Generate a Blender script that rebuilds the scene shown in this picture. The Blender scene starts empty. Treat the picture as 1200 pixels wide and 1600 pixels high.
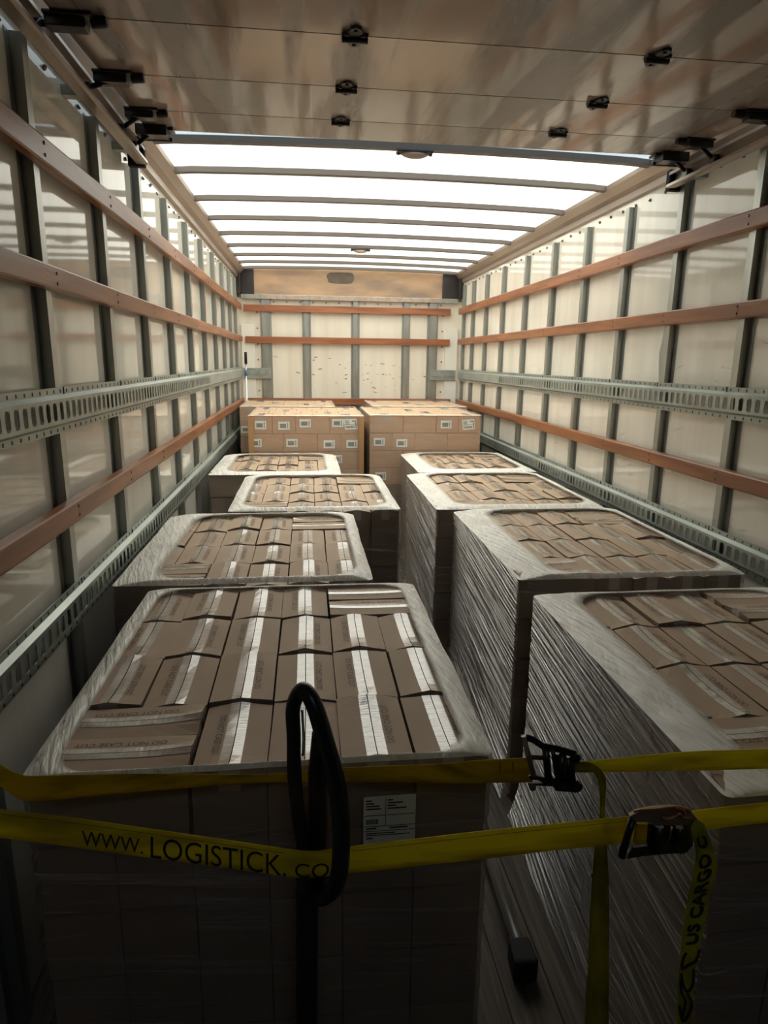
import bpy, bmesh, math, random
import numpy as np
from mathutils import Vector, Matrix, noise

C = bpy.context.scene.collection
R = random.Random(7)

# ------------------------------------------------------------------ camera
YAW, PITCH, ROLL, FPX = 0.1171, 0.2277, -0.0128, 1022.18
CAM = np.array([-0.4999, 0.0, 1.65])
fw = np.array([math.sin(YAW)*math.cos(PITCH), math.cos(YAW)*math.cos(PITCH), -math.sin(PITCH)])
rt = np.array([math.cos(YAW), -math.sin(YAW), 0.0]); dn = np.cross(fw, rt)
rt2 = rt*math.cos(ROLL)+dn*math.sin(ROLL); dn2 = np.cross(fw, rt2)
cd = bpy.data.cameras.new('camera'); cam = bpy.data.objects.new('camera', cd); C.objects.link(cam)
cd.sensor_fit = 'VERTICAL'; cd.sensor_height = 36; cd.sensor_width = 27; cd.lens = FPX/1600*36
cd.clip_start = 0.02
m = Matrix.Identity(4)
for i in range(3):
    m[i][0] = rt2[i]; m[i][1] = -dn2[i]; m[i][2] = -fw[i]; m[i][3] = CAM[i]
cam.matrix_world = m
bpy.context.scene.camera = cam

def P(px, py, y):
    """where the sight line through a picture point meets the upright plane at depth y"""
    v = rt2*((px-600)/FPX)+dn2*((py-800)/FPX)+fw
    t = (y-CAM[1])/v[1]
    return tuple(CAM+v*t)

# ------------------------------------------------------------------ light
sc = bpy.context.scene
sc.view_settings.view_transform = 'Standard'; sc.view_settings.look = 'None'
sc.view_settings.gamma = 1.0; sc.view_settings.use_curve_mapping = False
sc.view_settings.exposure = 0.0
w = bpy.data.worlds.new('world'); sc.world = w; w.use_nodes = True
w.node_tree.nodes['Background'].inputs[0].default_value = (0.86, 0.93, 1.0, 1)
w.node_tree.nodes['Background'].inputs[1].default_value = 2.2
sl = bpy.data.lights.new('sun', 'SUN'); sl.energy = 7.9; sl.angle = math.radians(3); sl.color = (1.0, 0.93, 0.80)
so = bpy.data.objects.new('sun', sl); C.objects.link(so); so.rotation_euler = (math.radians(-24), math.radians(14), 0)
al = bpy.data.lights.new('dock_lamp', 'AREA'); al.shape = 'RECTANGLE'; al.size = 1.2; al.size_y = 0.3; al.energy = 4.5; al.color = (0.76, 0.87, 1.0)
ao = bpy.data.objects.new('dock_lamp', al); C.objects.link(ao); ao.location = (-0.3, -2.2, 3.6); ao.rotation_euler = (math.radians(25), 0, 0)

# ------------------------------------------------------------------ materials
def mat(name, col, rough=0.6, metal=0.0, spec=0.5, noise_col=None, nscale=(4, 4, 4), nrange=(0.35, 0.65), bump=0.0, bscale=(30, 30, 30), coat=0.0, detail=4, rnoise=0.0):
    M = bpy.data.materials.new(name); M.use_nodes = True
    n = M.node_tree.nodes; L = M.node_tree.links; b = n['Principled BSDF']
    b.inputs['Base Color'].default_value = (*col, 1); b.inputs['Roughness'].default_value = rough
    b.inputs['Metallic'].default_value = metal; b.inputs['Specular IOR Level'].default_value = spec
    b.inputs['Coat Weight'].default_value = coat; b.inputs['Coat Roughness'].default_value = 0.12
    tc = n.new('ShaderNodeTexCoord')
    def nz(sc_, det=detail):
        mp = n.new('ShaderNodeMapping'); mp.inputs['Scale'].default_value = sc_
        t = n.new('ShaderNodeTexNoise'); t.inputs['Scale'].default_value = 1; t.inputs['Detail'].default_value = det
        L.new(tc.outputs['Object'], mp.inputs[0]); L.new(mp.outputs[0], t.inputs['Vector']); return t
    if noise_col:
        t = nz(nscale); cr = n.new('ShaderNodeMapRange')
        cr.inputs[1].default_value, cr.inputs[2].default_value = nrange
        mx = n.new('ShaderNodeMix'); mx.data_type = 'RGBA'
        mx.inputs[6].default_value = (*col, 1); mx.inputs[7].default_value = (*noise_col, 1)
        L.new(t.outputs['Fac'], cr.inputs[0]); L.new(cr.outputs[0], mx.inputs[0]); L.new(mx.outputs[2], b.inputs['Base Color'])
        if rnoise:
            rr = n.new('ShaderNodeMapRange'); rr.inputs[3].default_value = rough; rr.inputs[4].default_value = rough+rnoise
            L.new(cr.outputs[0], rr.inputs[0]); L.new(rr.outputs[0], b.inputs['Roughness'])
    if bump:
        t2 = nz(bscale, 3); bp = n.new('ShaderNodeBump'); bp.inputs['Strength'].default_value = bump; bp.inputs['Distance'].default_value = 0.01
        L.new(t2.outputs['Fac'], bp.inputs['Height']); L.new(bp.outputs[0], b.inputs['Normal'])
    return M

M = {}
M['wall'] = mat('white_laminate', (0.84, 0.80, 0.70), 0.055, spec=0.75, noise_col=(0.75, 0.70, 0.60), nscale=(9, 9, 0.7), nrange=(0.4, 0.75), bump=0.05, bscale=(5, 5, 1.0))
M['stud'] = mat('galvanised_stud', (0.42, 0.435, 0.40), 0.36, metal=0.75, noise_col=(0.33, 0.345, 0.32), nscale=(20, 20, 3))
M['rail'] = mat('grey_rail', (0.40, 0.44, 0.40), 0.38, metal=0.45, noise_col=(0.30, 0.33, 0.30), nscale=(14, 3, 14))
M['slat'] = mat('varnished_slat', (0.36, 0.145, 0.060), 0.34, spec=0.4, noise_col=(0.20, 0.080, 0.038), nscale=(14, 2.2, 26), nrange=(0.35, 0.7), bump=0.08, bscale=(60, 4, 60))
M['slat_x'] = mat('varnished_slat_cross', (0.38, 0.15, 0.07), 0.34, spec=0.5, noise_col=(0.22, 0.08, 0.04), nscale=(2.2, 14, 26), nrange=(0.35, 0.7))
M['toprail'] = mat('aluminium_rail', (0.50, 0.42, 0.355), 0.36, metal=0.5, noise_col=(0.40, 0.335, 0.28), nscale=(20, 1, 20))
M['bow'] = mat('roof_bow_steel', (0.20, 0.18, 0.165), 0.5, metal=0.3)
M['black'] = mat('black_steel', (0.014, 0.014, 0.016), 0.30, spec=0.5)
M['rubber'] = mat('black_rubber', (0.010, 0.010, 0.010), 0.75)
M['hinge'] = mat('dark_hinge_steel', (0.055, 0.05, 0.05), 0.4, metal=0.6)
M['screw'] = mat('screw_head', (0.16, 0.14, 0.12), 0.4, metal=0.6)
M['door'] = mat('door_plywood', (0.44, 0.345, 0.28), 0.10, spec=0.7, noise_col=(0.20, 0.155, 0.13), nscale=(9, 0.7, 5), nrange=(0.47, 0.57), bump=0.13, bscale=(14, 2.5, 8), rnoise=0.18)
M['doorseam'] = mat('door_edge', (0.05, 0.04, 0.035), 0.6)
M['plywood'] = mat('header_plywood', (0.50, 0.33, 0.20), 0.45, noise_col=(0.24, 0.18, 0.14), nscale=(2.0, 4, 6), nrange=(0.42, 0.72))
M['floor'] = mat('worn_floor_boards', (0.15, 0.12, 0.095), 0.65, spec=0.25, noise_col=(0.075, 0.065, 0.058), nscale=(60, 3, 10), nrange=(0.35, 0.65), bump=0.35, bscale=(90, 4, 20))
M['gap'] = mat('dark_gap', (0.02, 0.018, 0.016), 0.9)
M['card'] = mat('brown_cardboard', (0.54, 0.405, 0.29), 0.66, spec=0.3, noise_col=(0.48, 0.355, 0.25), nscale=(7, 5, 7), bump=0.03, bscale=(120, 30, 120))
M['card_side'] = mat('brown_cardboard_side', (0.27, 0.20, 0.15), 0.75, spec=0.25, noise_col=(0.235, 0.175, 0.13), nscale=(7, 5, 7), bump=0.03, bscale=(60, 60, 200))  # carton sides: the shade on the stack fronts is painted into this tone
M['card_far'] = mat('light_cardboard', (0.50, 0.325, 0.215), 0.72, spec=0.25, noise_col=(0.44, 0.285, 0.19), nscale=(6, 6, 20))  # far cartons' own board, brightened to carry the light on their faces
M['card_far_top'] = mat('light_cardboard_top', (0.62, 0.44, 0.29), 0.66, spec=0.3, noise_col=(0.54, 0.38, 0.25), nscale=(6, 6, 20))  # far carton tops, with the roof light painted into a paler tone
M['kraft'] = mat('kraft_edge_board', (0.44, 0.25, 0.11), 0.6)
M['tape'] = mat('clear_packing_tape', (0.44, 0.36, 0.28), 0.16, spec=1.0, noise_col=(0.50, 0.43, 0.35), nscale=(30, 160, 10), bump=0.22, bscale=(15, 160, 15), coat=1.0)
M['print'] = mat('dark_brown_print', (0.085, 0.05, 0.035), 0.7)
M['ink'] = mat('black_ink', (0.02, 0.02, 0.02), 0.6)
M['label'] = mat('white_paper_label', (0.80, 0.79, 0.74), 0.5)
M['labelgrey'] = mat('label_grey_block', (0.34, 0.34, 0.31), 0.5)
def backlit(Mt, f):
    n = Mt.node_tree.nodes; L = Mt.node_tree.links; b = n['Principled BSDF']; t = n.new('ShaderNodeBsdfTranslucent'); s_ = n.new('ShaderNodeMixShader'); s_.inputs[0].default_value = f
    src = b.inputs['Base Color'].links[0].from_socket; L.new(src, t.inputs['Color']); L.new(b.outputs[0], s_.inputs[1]); L.new(t.outputs[0], s_.inputs[2]); L.new(s_.outputs[0], n['Material Output'].inputs[0]); return Mt
M['yellow'] = mat('yellow_webbing', (0.86, 0.76, 0.035), 0.72, spec=0.25, noise_col=(0.60, 0.46, 0.03), nscale=(7, 7, 40), nrange=(0.42, 0.72), bump=0.25, bscale=(60, 60, 400))
M['amber'] = mat('worn_amber_webbing', (0.60, 0.44, 0.012), 0.72, spec=0.25, noise_col=(0.30, 0.21, 0.01), nscale=(8, 8, 35), nrange=(0.4, 0.7), bump=0.25, bscale=(60, 60, 400))
M['mustard'] = mat('grimy_mustard_webbing', (0.40, 0.35, 0.015), 0.8, noise_col=(0.22, 0.19, 0.01), nscale=(20, 20, 9), nrange=(0.4, 0.65), bump=0.2, bscale=(300, 60, 40))  # darker mustard tone for the upper strap's hanging tail
M['olive'] = mat('olive_webbing', (0.50, 0.48, 0.05), 0.8, noise_col=(0.32, 0.31, 0.04), nscale=(12, 12, 12))
M['stitch'] = mat('brown_stitching', (0.30, 0.13, 0.02), 0.8)
M['ratchet'] = mat('ratchet_steel', (0.10, 0.085, 0.075), 0.35, metal=0.8, noise_col=(0.05, 0.04, 0.035), nscale=(40, 40, 40))
M['rust'] = mat('coppery_rust', (0.55, 0.25, 0.12), 0.35, metal=0.7)
M['plate'] = mat('tarnished_plate', (0.26, 0.22, 0.15), 0.45, metal=0.5, noise_col=(0.36, 0.24, 0.15), nscale=(30, 30, 30))
M['tube'] = mat('zinc_tube', (0.90, 0.88, 0.82), 0.30, metal=0.9)
M['palletwood'] = mat('pallet_wood', (0.34, 0.23, 0.15), 0.8, noise_col=(0.22, 0.15, 0.10), nscale=(30, 3, 30))
M['lens'] = mat('lamp_lens', (0.55, 0.43, 0.33), 0.35)
M['concrete'] = mat('dock_concrete', (0.16, 0.155, 0.15), 0.85, noise_col=(0.12, 0.115, 0.11), nscale=(2, 2, 2))
M['blue'] = mat('blue_tape', (0.05, 0.16, 0.42), 0.5)
M['foam'] = mat('black_foam', (0.012, 0.012, 0.012), 0.9)

for k_ in ('yellow', 'amber', 'olive', 'mustard'): backlit(M[k_], 0.4)
# floor: planks along the truck
def plank_lines(Mt, axis_scale):
    n = Mt.node_tree.nodes; L = Mt.node_tree.links; b = n['Principled BSDF']
    tc = n.new('ShaderNodeTexCoord'); sep = n.new('ShaderNodeSeparateXYZ'); L.new(tc.outputs['Object'], sep.inputs[0])
    a = n.new('ShaderNodeMath'); a.operation = 'MULTIPLY'; a.inputs[1].default_value = axis_scale; L.new(sep.outputs[0], a.inputs[0])
    f = n.new('ShaderNodeMath'); f.operation = 'FRACT'; L.new(a.outputs[0], f.inputs[0])
    l = n.new('ShaderNodeMath'); l.operation = 'LESS_THAN'; l.inputs[1].default_value = 0.035; L.new(f.outputs[0], l.inputs[0])
    src = b.inputs['Base Color'].links[0].from_socket
    mx = n.new('ShaderNodeMix'); mx.data_type = 'RGBA'; L.new(l.outputs[0], mx.inputs[0]); L.new(src, mx.inputs[6]); mx.inputs[7].default_value = (0.012, 0.01, 0.01, 1)
    L.new(mx.outputs[2], b.inputs['Base Color'])
plank_lines(M['floor'], 1/0.13)

def roof_mat():
    m_ = bpy.data.materials.new('translucent_fibreglass'); m_.use_nodes = True
    n = m_.node_tree.nodes; L = m_.node_tree.links; n.remove(n['Principled BSDF'])
    o = n['Material Output']; t = n.new('ShaderNodeBsdfTranslucent'); d = n.new('ShaderNodeBsdfPrincipled')
    d.inputs['Base Color'].default_value = (0.8, 0.8, 0.76, 1); d.inputs['Roughness'].default_value = 0.35
    tc = n.new('ShaderNodeTexCoord'); mp = n.new('ShaderNodeMapping'); mp.inputs['Scale'].default_value = (9, 60, 5)
    nz = n.new('ShaderNodeTexNoise'); nz.inputs['Scale'].default_value = 1; nz.inputs['Detail'].default_value = 5
    L.new(tc.outputs['Object'], mp.inputs[0]); L.new(mp.outputs[0], nz.inputs['Vector'])
    mx = n.new('ShaderNodeMix'); mx.data_type = 'RGBA'; mx.inputs[6].default_value = (0.80, 0.80, 0.74, 1); mx.inputs[7].default_value = (0.97, 0.96, 0.89, 1)
    L.new(nz.outputs['Fac'], mx.inputs[0])
    # the roof by the door is tinted bluer and darker
    sep = n.new('ShaderNodeSeparateXYZ'); L.new(tc.outputs['Object'], sep.inputs[0])
    lt = n.new('ShaderNodeMapRange'); lt.inputs[1].default_value = 3.43; lt.inputs[2].default_value = 3.39
    L.new(sep.outputs[1], lt.inputs[0])
    m2 = n.new('ShaderNodeMix'); m2.data_type = 'RGBA'; L.new(lt.outputs[0], m2.inputs[0]); L.new(mx.outputs[2], m2.inputs[6]); m2.inputs[7].default_value = (0.235, 0.28, 0.31, 1)
    L.new(m2.outputs[2], t.inputs['Color'])
    s = n.new('ShaderNodeMixShader'); lw = n.new('ShaderNodeLayerWeight'); lw.inputs[0].default_value = 0.5
    pw = n.new('ShaderNodeMath'); pw.operation = 'POWER'; pw.inputs[1].default_value = 4.0; L.new(lw.outputs['Facing'], pw.inputs[0])
    fr = n.new('ShaderNodeMath'); fr.operation = 'MULTIPLY_ADD'; fr.inputs[1].default_value = 0.75; fr.inputs[2].default_value = 0.10; L.new(pw.outputs[0], fr.inputs[0]); L.new(fr.outputs[0], s.inputs[0])
    L.new(t.outputs[0], s.inputs[1]); L.new(d.outputs[0], s.inputs[2]); L.new(s.outputs[0], o.inputs[0])
    return m_
M['roof'] = roof_mat()

def film_mat(name, base, amp, streak_rot, scale=(70, 70, 3.0), col=(0.80, 0.77, 0.70), edge=False, thr=(0.42, 0.72), rough=0.30, sheen=0.0):
    """stretch film: clear plastic with milky streaks; 'edge' thins it along the thk attribute"""
    m_ = bpy.data.materials.new(name); m_.use_nodes = True
    n = m_.node_tree.nodes; L = m_.node_tree.links; b = n['Principled BSDF']; o = n['Material Output']
    b.inputs['Base Color'].default_value = (*col, 1); b.inputs['Roughness'].default_value = rough; b.inputs['Specular IOR Level'].default_value = 0.6
    tc = n.new('ShaderNodeTexCoord')
    def st(rot, scl, det=5):
        mp = n.new('ShaderNodeMapping'); mp.vector_type = 'TEXTURE'; mp.inputs['Rotation'].default_value = rot
        mp2 = n.new('ShaderNodeMapping'); mp2.inputs['Scale'].default_value = scl
        t = n.new('ShaderNodeTexNoise'); t.inputs['Scale'].default_value = 1; t.inputs['Detail'].default_value = det; t.inputs['Distortion'].default_value = 0.25
        L.new(tc.outputs['Object'], mp.inputs[0]); L.new(mp.outputs[0], mp2.inputs[0]); L.new(mp2.outputs[0], t.inputs['Vector']); return t
    a = st(streak_rot, scale); a2 = st(tuple(-q*1.6+0.05 for q in streak_rot), tuple(q*1.7 for q in scale)); c = st((0.3, 0.1, 0.2), (3.5, 3.5, 3.5), 2)
    r1 = n.new('ShaderNodeMapRange'); r1.inputs[1].default_value, r1.inputs[2].default_value = thr; L.new(a.outputs['Fac'], r1.inputs[0])
    r2 = n.new('ShaderNodeMapRange'); r2.inputs[1].default_value = 0.35; r2.inputs[2].default_value = 0.7; r2.inputs[3].default_value = 0.35; L.new(c.outputs['Fac'], r2.inputs[0])
    mu = n.new('ShaderNodeMath'); mu.operation = 'MULTIPLY'; r1b = n.new('ShaderNodeMapRange'); r1b.inputs[1].default_value = thr[0]+0.08; r1b.inputs[2].default_value = thr[1]; L.new(a2.outputs['Fac'], r1b.inputs[0])
    mxx = n.new('ShaderNodeMath'); mxx.operation = 'MAXIMUM'; L.new(r1.outputs[0], mxx.inputs[0]); L.new(r1b.outputs[0], mxx.inputs[1]); L.new(mxx.outputs[0], mu.inputs[0]); L.new(r2.outputs[0], mu.inputs[1])
    ma = n.new('ShaderNodeMath'); ma.operation = 'MULTIPLY_ADD'; ma.inputs[1].default_value = amp; ma.inputs[2].default_value = base; L.new(mu.outputs[0], ma.inputs[0])
    fac = ma
    if edge:
        at = n.new('ShaderNodeAttribute'); at.attribute_name = 'thk'
        m3 = n.new('ShaderNodeMath'); m3.operation = 'MULTIPLY'; L.new(ma.outputs[0], m3.inputs[0]); L.new(at.outputs['Fac'], m3.inputs[1]); fac = m3
    cl = n.new('ShaderNodeClamp'); L.new(fac.outputs[0], cl.inputs[0])
    bp = n.new('ShaderNodeBump'); bp.inputs['Strength'].default_value = 1.0; bp.inputs['Distance'].default_value = 0.012 if not sheen else 0.03; L.new(a.outputs['Fac'], bp.inputs['Height']); L.new(bp.outputs[0], b.inputs['Normal'])
    tr = n.new('ShaderNodeBsdfTransparent'); s = n.new('ShaderNodeMixShader')
    L.new(cl.outputs[0], s.inputs[0]); L.new(tr.outputs[0], s.inputs[1]); L.new(b.outputs[0], s.inputs[2])
    if sheen:
        g = n.new('ShaderNodeBsdfGlossy'); g.inputs['Roughness'].default_value = 0.16; L.new(bp.outputs[0], g.inputs['Normal'])
        lw = n.new('ShaderNodeLayerWeight'); lw.inputs[0].default_value = 0.5
        pw = n.new('ShaderNodeMath'); pw.operation = 'POWER'; pw.inputs[1].default_value = 2.2; L.new(lw.outputs['Facing'], pw.inputs[0])
        mm = n.new('ShaderNodeMath'); mm.operation = 'MULTIPLY_ADD'; mm.inputs[1].default_value = sheen; mm.inputs[2].default_value = 0.04; L.new(pw.outputs[0], mm.inputs[0])
        s2 = n.new('ShaderNodeMixShader'); L.new(mm.outputs[0], s2.inputs[0]); L.new(s.outputs[0], s2.inputs[1]); L.new(g.outputs[0], s2.inputs[2]); L.new(s2.outputs[0], o.inputs[0])
    else: L.new(s.outputs[0], o.inputs[0])
    return m_
M['film_side'] = film_mat('stretch_film_side', 0.15, 0.9, (math.radians(7), 0, 0), scale=(4, 1.3, 85), col=(0.86, 0.84, 0.78), thr=(0.50, 0.66), rough=0.2, sheen=0.7)
M['film_front'] = film_mat('stretch_film_end', 0.06, 0.50, (0, math.radians(6), 0), scale=(1.6, 4, 70), thr=(0.55, 0.72), rough=0.3)
M['film_top'] = film_mat('stretch_film_fold', 0.72, 0.5, (0, 0, 0.25), scale=(60, 8, 30), col=(0.97, 0.95, 0.88), edge=True, thr=(0.3, 0.6))
M['film_thin'] = film_mat('thin_stretch_film', 0.035, 0.18, (0, 0.05, 0), scale=(4, 4, 60))
M['film_thin_top'] = film_mat('thin_stretch_film_fold', 0.35, 0.4, (0, 0, 0), scale=(8, 40, 20), edge=True)

# ------------------------------------------------------------------ mesh helpers
def box(bm, x0, x1, y0, y1, z0, z1, mi=0):
    v = [bm.verts.new((x, y, z)) for x in (x0, x1) for y in (y0, y1) for z in (z0, z1)]
    for f in ((0, 1, 3, 2), (4, 6, 7, 5), (0, 4, 5, 1), (2, 3, 7, 6), (0, 2, 6, 4), (1, 5, 7, 3)):
        fc = bm.faces.new([v[i] for i in f]); fc.material_index = mi
def obj(name, bm, ms, parent=None, smooth=False, bevel=0, solid=0):
    if isinstance(bm, bmesh.types.BMesh):
        bmesh.ops.recalc_face_normals(bm, faces=bm.faces)
        me = bpy.data.meshes.new(name); bm.to_mesh(me); bm.free()
    else:
        me = bm
    if not isinstance(ms, (list, tuple)): ms = [ms]
    if not me.materials:
        for q in ms: me.materials.append(M[q] if isinstance(q, str) else q)
    if smooth:
        for p in me.polygons: p.use_smooth = True
    o = bpy.data.objects.new(name, me); C.objects.link(o)
    if parent: o.parent = parent
    if bevel:
        b = o.modifiers.new('b', 'BEVEL'); b.width = bevel; b.segments = 2; b.limit_method = 'ANGLE'
    if solid:
        s = o.modifiers.new('s', 'SOLIDIFY'); s.thickness = solid; s.offset = 0
    return o
def tag(o, label=None, cat=None, group=None, kind=None):
    if label: o['label'] = label
    if cat: o['category'] = cat
    if group: o['group'] = group
    if kind: o['kind'] = kind
    return o
def empty(name, loc, rz=0):
    o = bpy.data.objects.new(name, None); C.objects.link(o); o.location = loc; o.rotation_euler = (0, 0, rz); o.empty_display_size = 0.05
    return o
def copy_tree(o, parent=None):
    c = o.copy(); C.objects.link(c); c.parent = parent
    for ch in kids.get(o.name, []):
        g = copy_tree(ch, c)
    return c
kids = {}
def kid(parent, o):
    kids.setdefault(parent.name, []).append(o); return o
def struct(name, bm, ms, **k):
    o = obj(name, bm, ms, **k); o['kind'] = 'structure'; return o
def sbox(name, a, m_, **k):
    bm = bmesh.new(); box(bm, *a); return struct(name, bm, m_, **k)
def tube(bm, pts, r, seg=12, closed=False, cap=True, mi=0):
    pts = [Vector(p) for p in pts]; n = len(pts)
    rs = r if isinstance(r, (list, tuple)) else [r]*n
    rings = []; prev = None
    for i, p in enumerate(pts):
        if closed: t = pts[(i+1) % n]-pts[i-1]
        else: t = pts[min(i+1, n-1)]-pts[max(i-1, 0)]
        t.normalize()
        if prev is None:
            u = t.orthogonal().normalized()
        else:
            u = (prev-t*prev.dot(t)).normalized()
        prev = u; v = t.cross(u)
        rings.append([bm.verts.new(p+(u*math.cos(2*math.pi*k/seg)+v*math.sin(2*math.pi*k/seg))*rs[i]) for k in range(seg)])
    for i in range(n if closed else n-1):
        a, b = rings[i], rings[(i+1) % n]
        for k in range(seg):
            f = bm.faces.new((a[k], a[(k+1) % seg], b[(k+1) % seg], b[k])); f.smooth = True; f.material_index = mi
    if cap and not closed:
        bm.faces.new(rings[0]).material_index = mi; bm.faces.new(rings[-1]).material_index = mi
def spline(pts, k=8):
    out = []; pts = [Vector(p) for p in pts]
    for i in range(len(pts)-1):
        p0, p1, p2, p3 = pts[max(i-1, 0)], pts[i], pts[i+1], pts[min(i+2, len(pts)-1)]
        for j in range(k):
            t = j/k
            out.append(0.5*((2*p1)+(p2-p0)*t+(2*p0-5*p1+4*p2-p3)*t*t+(3*p1-p0-3*p2+p3)*t**3))
    out.append(pts[-1]); return out
def text_mesh(s, name):
    cu = bpy.data.curves.new(name, 'FONT'); cu.body = s; cu.resolution_u = 4
    o = bpy.data.objects.new(name, cu); C.objects.link(o)
    bpy.context.view_layer.update()
    dg = bpy.context.evaluated_depsgraph_get()
    me = bpy.data.meshes.new_from_object(o.evaluated_get(dg))
    C.objects.unlink(o); bpy.data.objects.remove(o)
    xs = [v.co.x for v in me.vertices]; ys = [v.co.y for v in me.vertices]
    x0, x1, y0, y1 = min(xs), max(xs), min(ys), max(ys)
    V = [((v.co.x-x0)/(x1-x0), (v.co.y-y0)/(y1-y0)) for v in me.vertices]
    F = [tuple(p.vertices) for p in me.polygons]
    me.materials.clear()
    return V, F

# ------------------------------------------------------------------ room shell
W = 1.25; YB = 7.62; Y0 = 0.22; ZR = 2.60
sbox('floor', (-W-0.05, W+0.05, Y0, YB+0.05, -0.06, 0.0), 'floor')
for s, nm in ((-1, 'left'), (1, 'right')):
    bm = bmesh.new(); box(bm, min(s*W, s*(W+0.03)), max(s*W, s*(W+0.03)), Y0, YB+0.05, 0, ZR-0.02)
    struct('wall_'+nm, bm, 'wall')
bm = bmesh.new(); box(bm, -W, W, YB, YB+0.03, 0, 2.31); struct('wall_back', bm, 'wall')
# arched translucent roof sheet
bm = bmesh.new(); prev = None
def arch(x): return ZR+0.003+0.020*(1-(x/W)**2)
for i in range(17):
    x = -W-0.03+(2*W+0.06)*i/16
    cur = [bm.verts.new((x, y, arch(x)+0.012+0.004*noise.noise((x*2, y*2.3, 0)))) for y in np.linspace(Y0, YB+0.05, 40)]
    if prev:
        for a in range(39): bm.faces.new((prev[a], prev[a+1], cur[a+1], cur[a]))
    prev = cur
struct('ceiling', bm, 'roof', smooth=True)
# top side rails with a sloping lip
for i, s in enumerate((-1, 1)):
    bm = bmesh.new()
    prof = [(W, 2.50), (W-0.022, 2.505), (W-0.026, 2.535), (W-0.055, 2.548), (W-0.085, 2.585), (W-0.09, 2.605), (W-0.03, 2.612), (W+0.03, 2.612), (W+0.03, 2.50)]
    va = [bm.verts.new((s*x, Y0, z)) for x, z in prof]; vb = [bm.verts.new((s*x, YB, z)) for x, z in prof]
    for k in range(len(prof)):
        bm.faces.new((va[k], va[(k+1) % len(prof)], vb[(k+1) % len(prof)], vb[k]))
    bm.faces.new(va); bm.faces.new(vb)
    struct('trim_%d' % (i+1), bm, 'toprail')
    # row of screw heads just under the rail
    bm = bmesh.new(); y = Y0+0.1
    while y < YB-0.1:
        tube(bm, [(s*W, y, 2.465+0.006*R.uniform(-1, 1)), (s*(W-0.006), y, 2.465)], 0.008, 8); y += 0.148
    o = obj('screw_row', bm, 'screw'); tag(o, 'row of small dark screw heads under the top rail, %s wall' % ('left' if s < 0 else 'right'), 'screws', kind='stuff')
# rear door frame and the dock building behind the camera
sbox('trim_6', (-W-0.04, W+0.04, Y0-0.04, Y0+0.3, 2.655, 2.67), 'rail')
sbox('trim_3', (-W-0.04, W+0.04, Y0-0.04, Y0+0.02, 2.46, 2.66), 'rail')
bm = bmesh.new(); box(bm, -4, 4, -7, Y0-0.04, -0.08, -0.02); struct('floor_dock', bm, 'concrete')
bm = bmesh.new(); box(bm, -4, 4, -7, Y0-0.06, 4.0, 4.1); struct('ceiling_dock', bm, 'concrete')
bm = bmesh.new(); box(bm, -4.1, -4, -7, Y0-0.06, -0.08, 4.1); box(bm, 4, 4.1, -7, Y0-0.06, -0.08, 4.1); box(bm, -4, 4, -7.1, -7, -0.08, 4.1)
struct('wall_rear', bm, 'concrete')
bm = bmesh.new(); box(bm, -4, -W-0.02, Y0-0.14, Y0-0.05, -0.02, 4); box(bm, W+0.02, 4, Y0-0.14, Y0-0.05, -0.02, 4); box(bm, -W-0.02, W+0.02, Y0-0.14, Y0-0.05, 2.62, 4)
struct('wall_front', bm, 'concrete')

# ---- studs: hat section channels on the side walls
def stud_mesh(bent=False):
    bm = bmesh.new()
    prof = [(0, -0.050), (0.002, -0.050), (0.002, -0.022), (0.030, -0.020), (0.030, 0.020), (0.002, 0.022), (0.002, 0.050), (0, 0.050)]
    zs = [0.02]+list(np.linspace(0.2, 2.3, 22))+[2.462]
    rings = []
    for z in zs:
        k = 0
        if bent and 1.52 < z < 1.86: k = math.sin((z-1.52)/0.34*math.pi)
        rings.append([bm.verts.new((x, y*(1+1.1*k) if y < 0 else y, z)) for x, y in prof])
    for a, b in zip(rings, rings[1:]):
        for i in range(len(prof)-1): bm.faces.new((a[i], a[i+1], b[i+1], b[i]))
        bm.faces.new((a[-1], a[0], b[0], b[-1]))
    bm.faces.new(rings[-1]); bm.faces.new(rings[0])
    bmesh.ops.recalc_face_normals(bm, faces=bm.faces)
    me = bpy.data.meshes.new('wall_stud'); bm.to_mesh(me); bm.free(); me.materials.append(M['stud']); return me
sm = stud_mesh(); smb = stud_mesh(True)
order = ['first', 'second', 'third', 'fourth', 'fifth', 'sixth', 'seventh', 'eighth', 'ninth', 'tenth', 'eleventh', 'twelfth', 'thirteenth']
YL = [1.42, 2.03, 2.64, 3.24, 3.83, 4.44, 5.04, 5.63, 6.2, 6.75, 7.25]
YR = [1.40, 1.97, 2.53, 3.08, 3.61, 4.15, 4.71, 5.30, 5.92, 6.48, 7.0, 7.42]
for s, ys, nm in ((-1, YL, 'left'), (1, YR, 'right')):
    for i, y in enumerate(ys):
        bent = (s == 1 and i == 3)
        o = bpy.data.objects.new('wall_stud', smb if bent else sm); C.objects.link(o)
        o.location = (s*W, y, 0); o.rotation_euler = (0, 0, 0 if s < 0 else math.pi)
        lab = 'upright steel wall stud on the %s wall, %s from the open end' % (nm, order[i])
        if bent: lab = 'right wall stud with a bent flange below the middle wooden slat'
        tag(o, lab, 'stud', 'upright studs on the %s wall' % nm)
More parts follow.
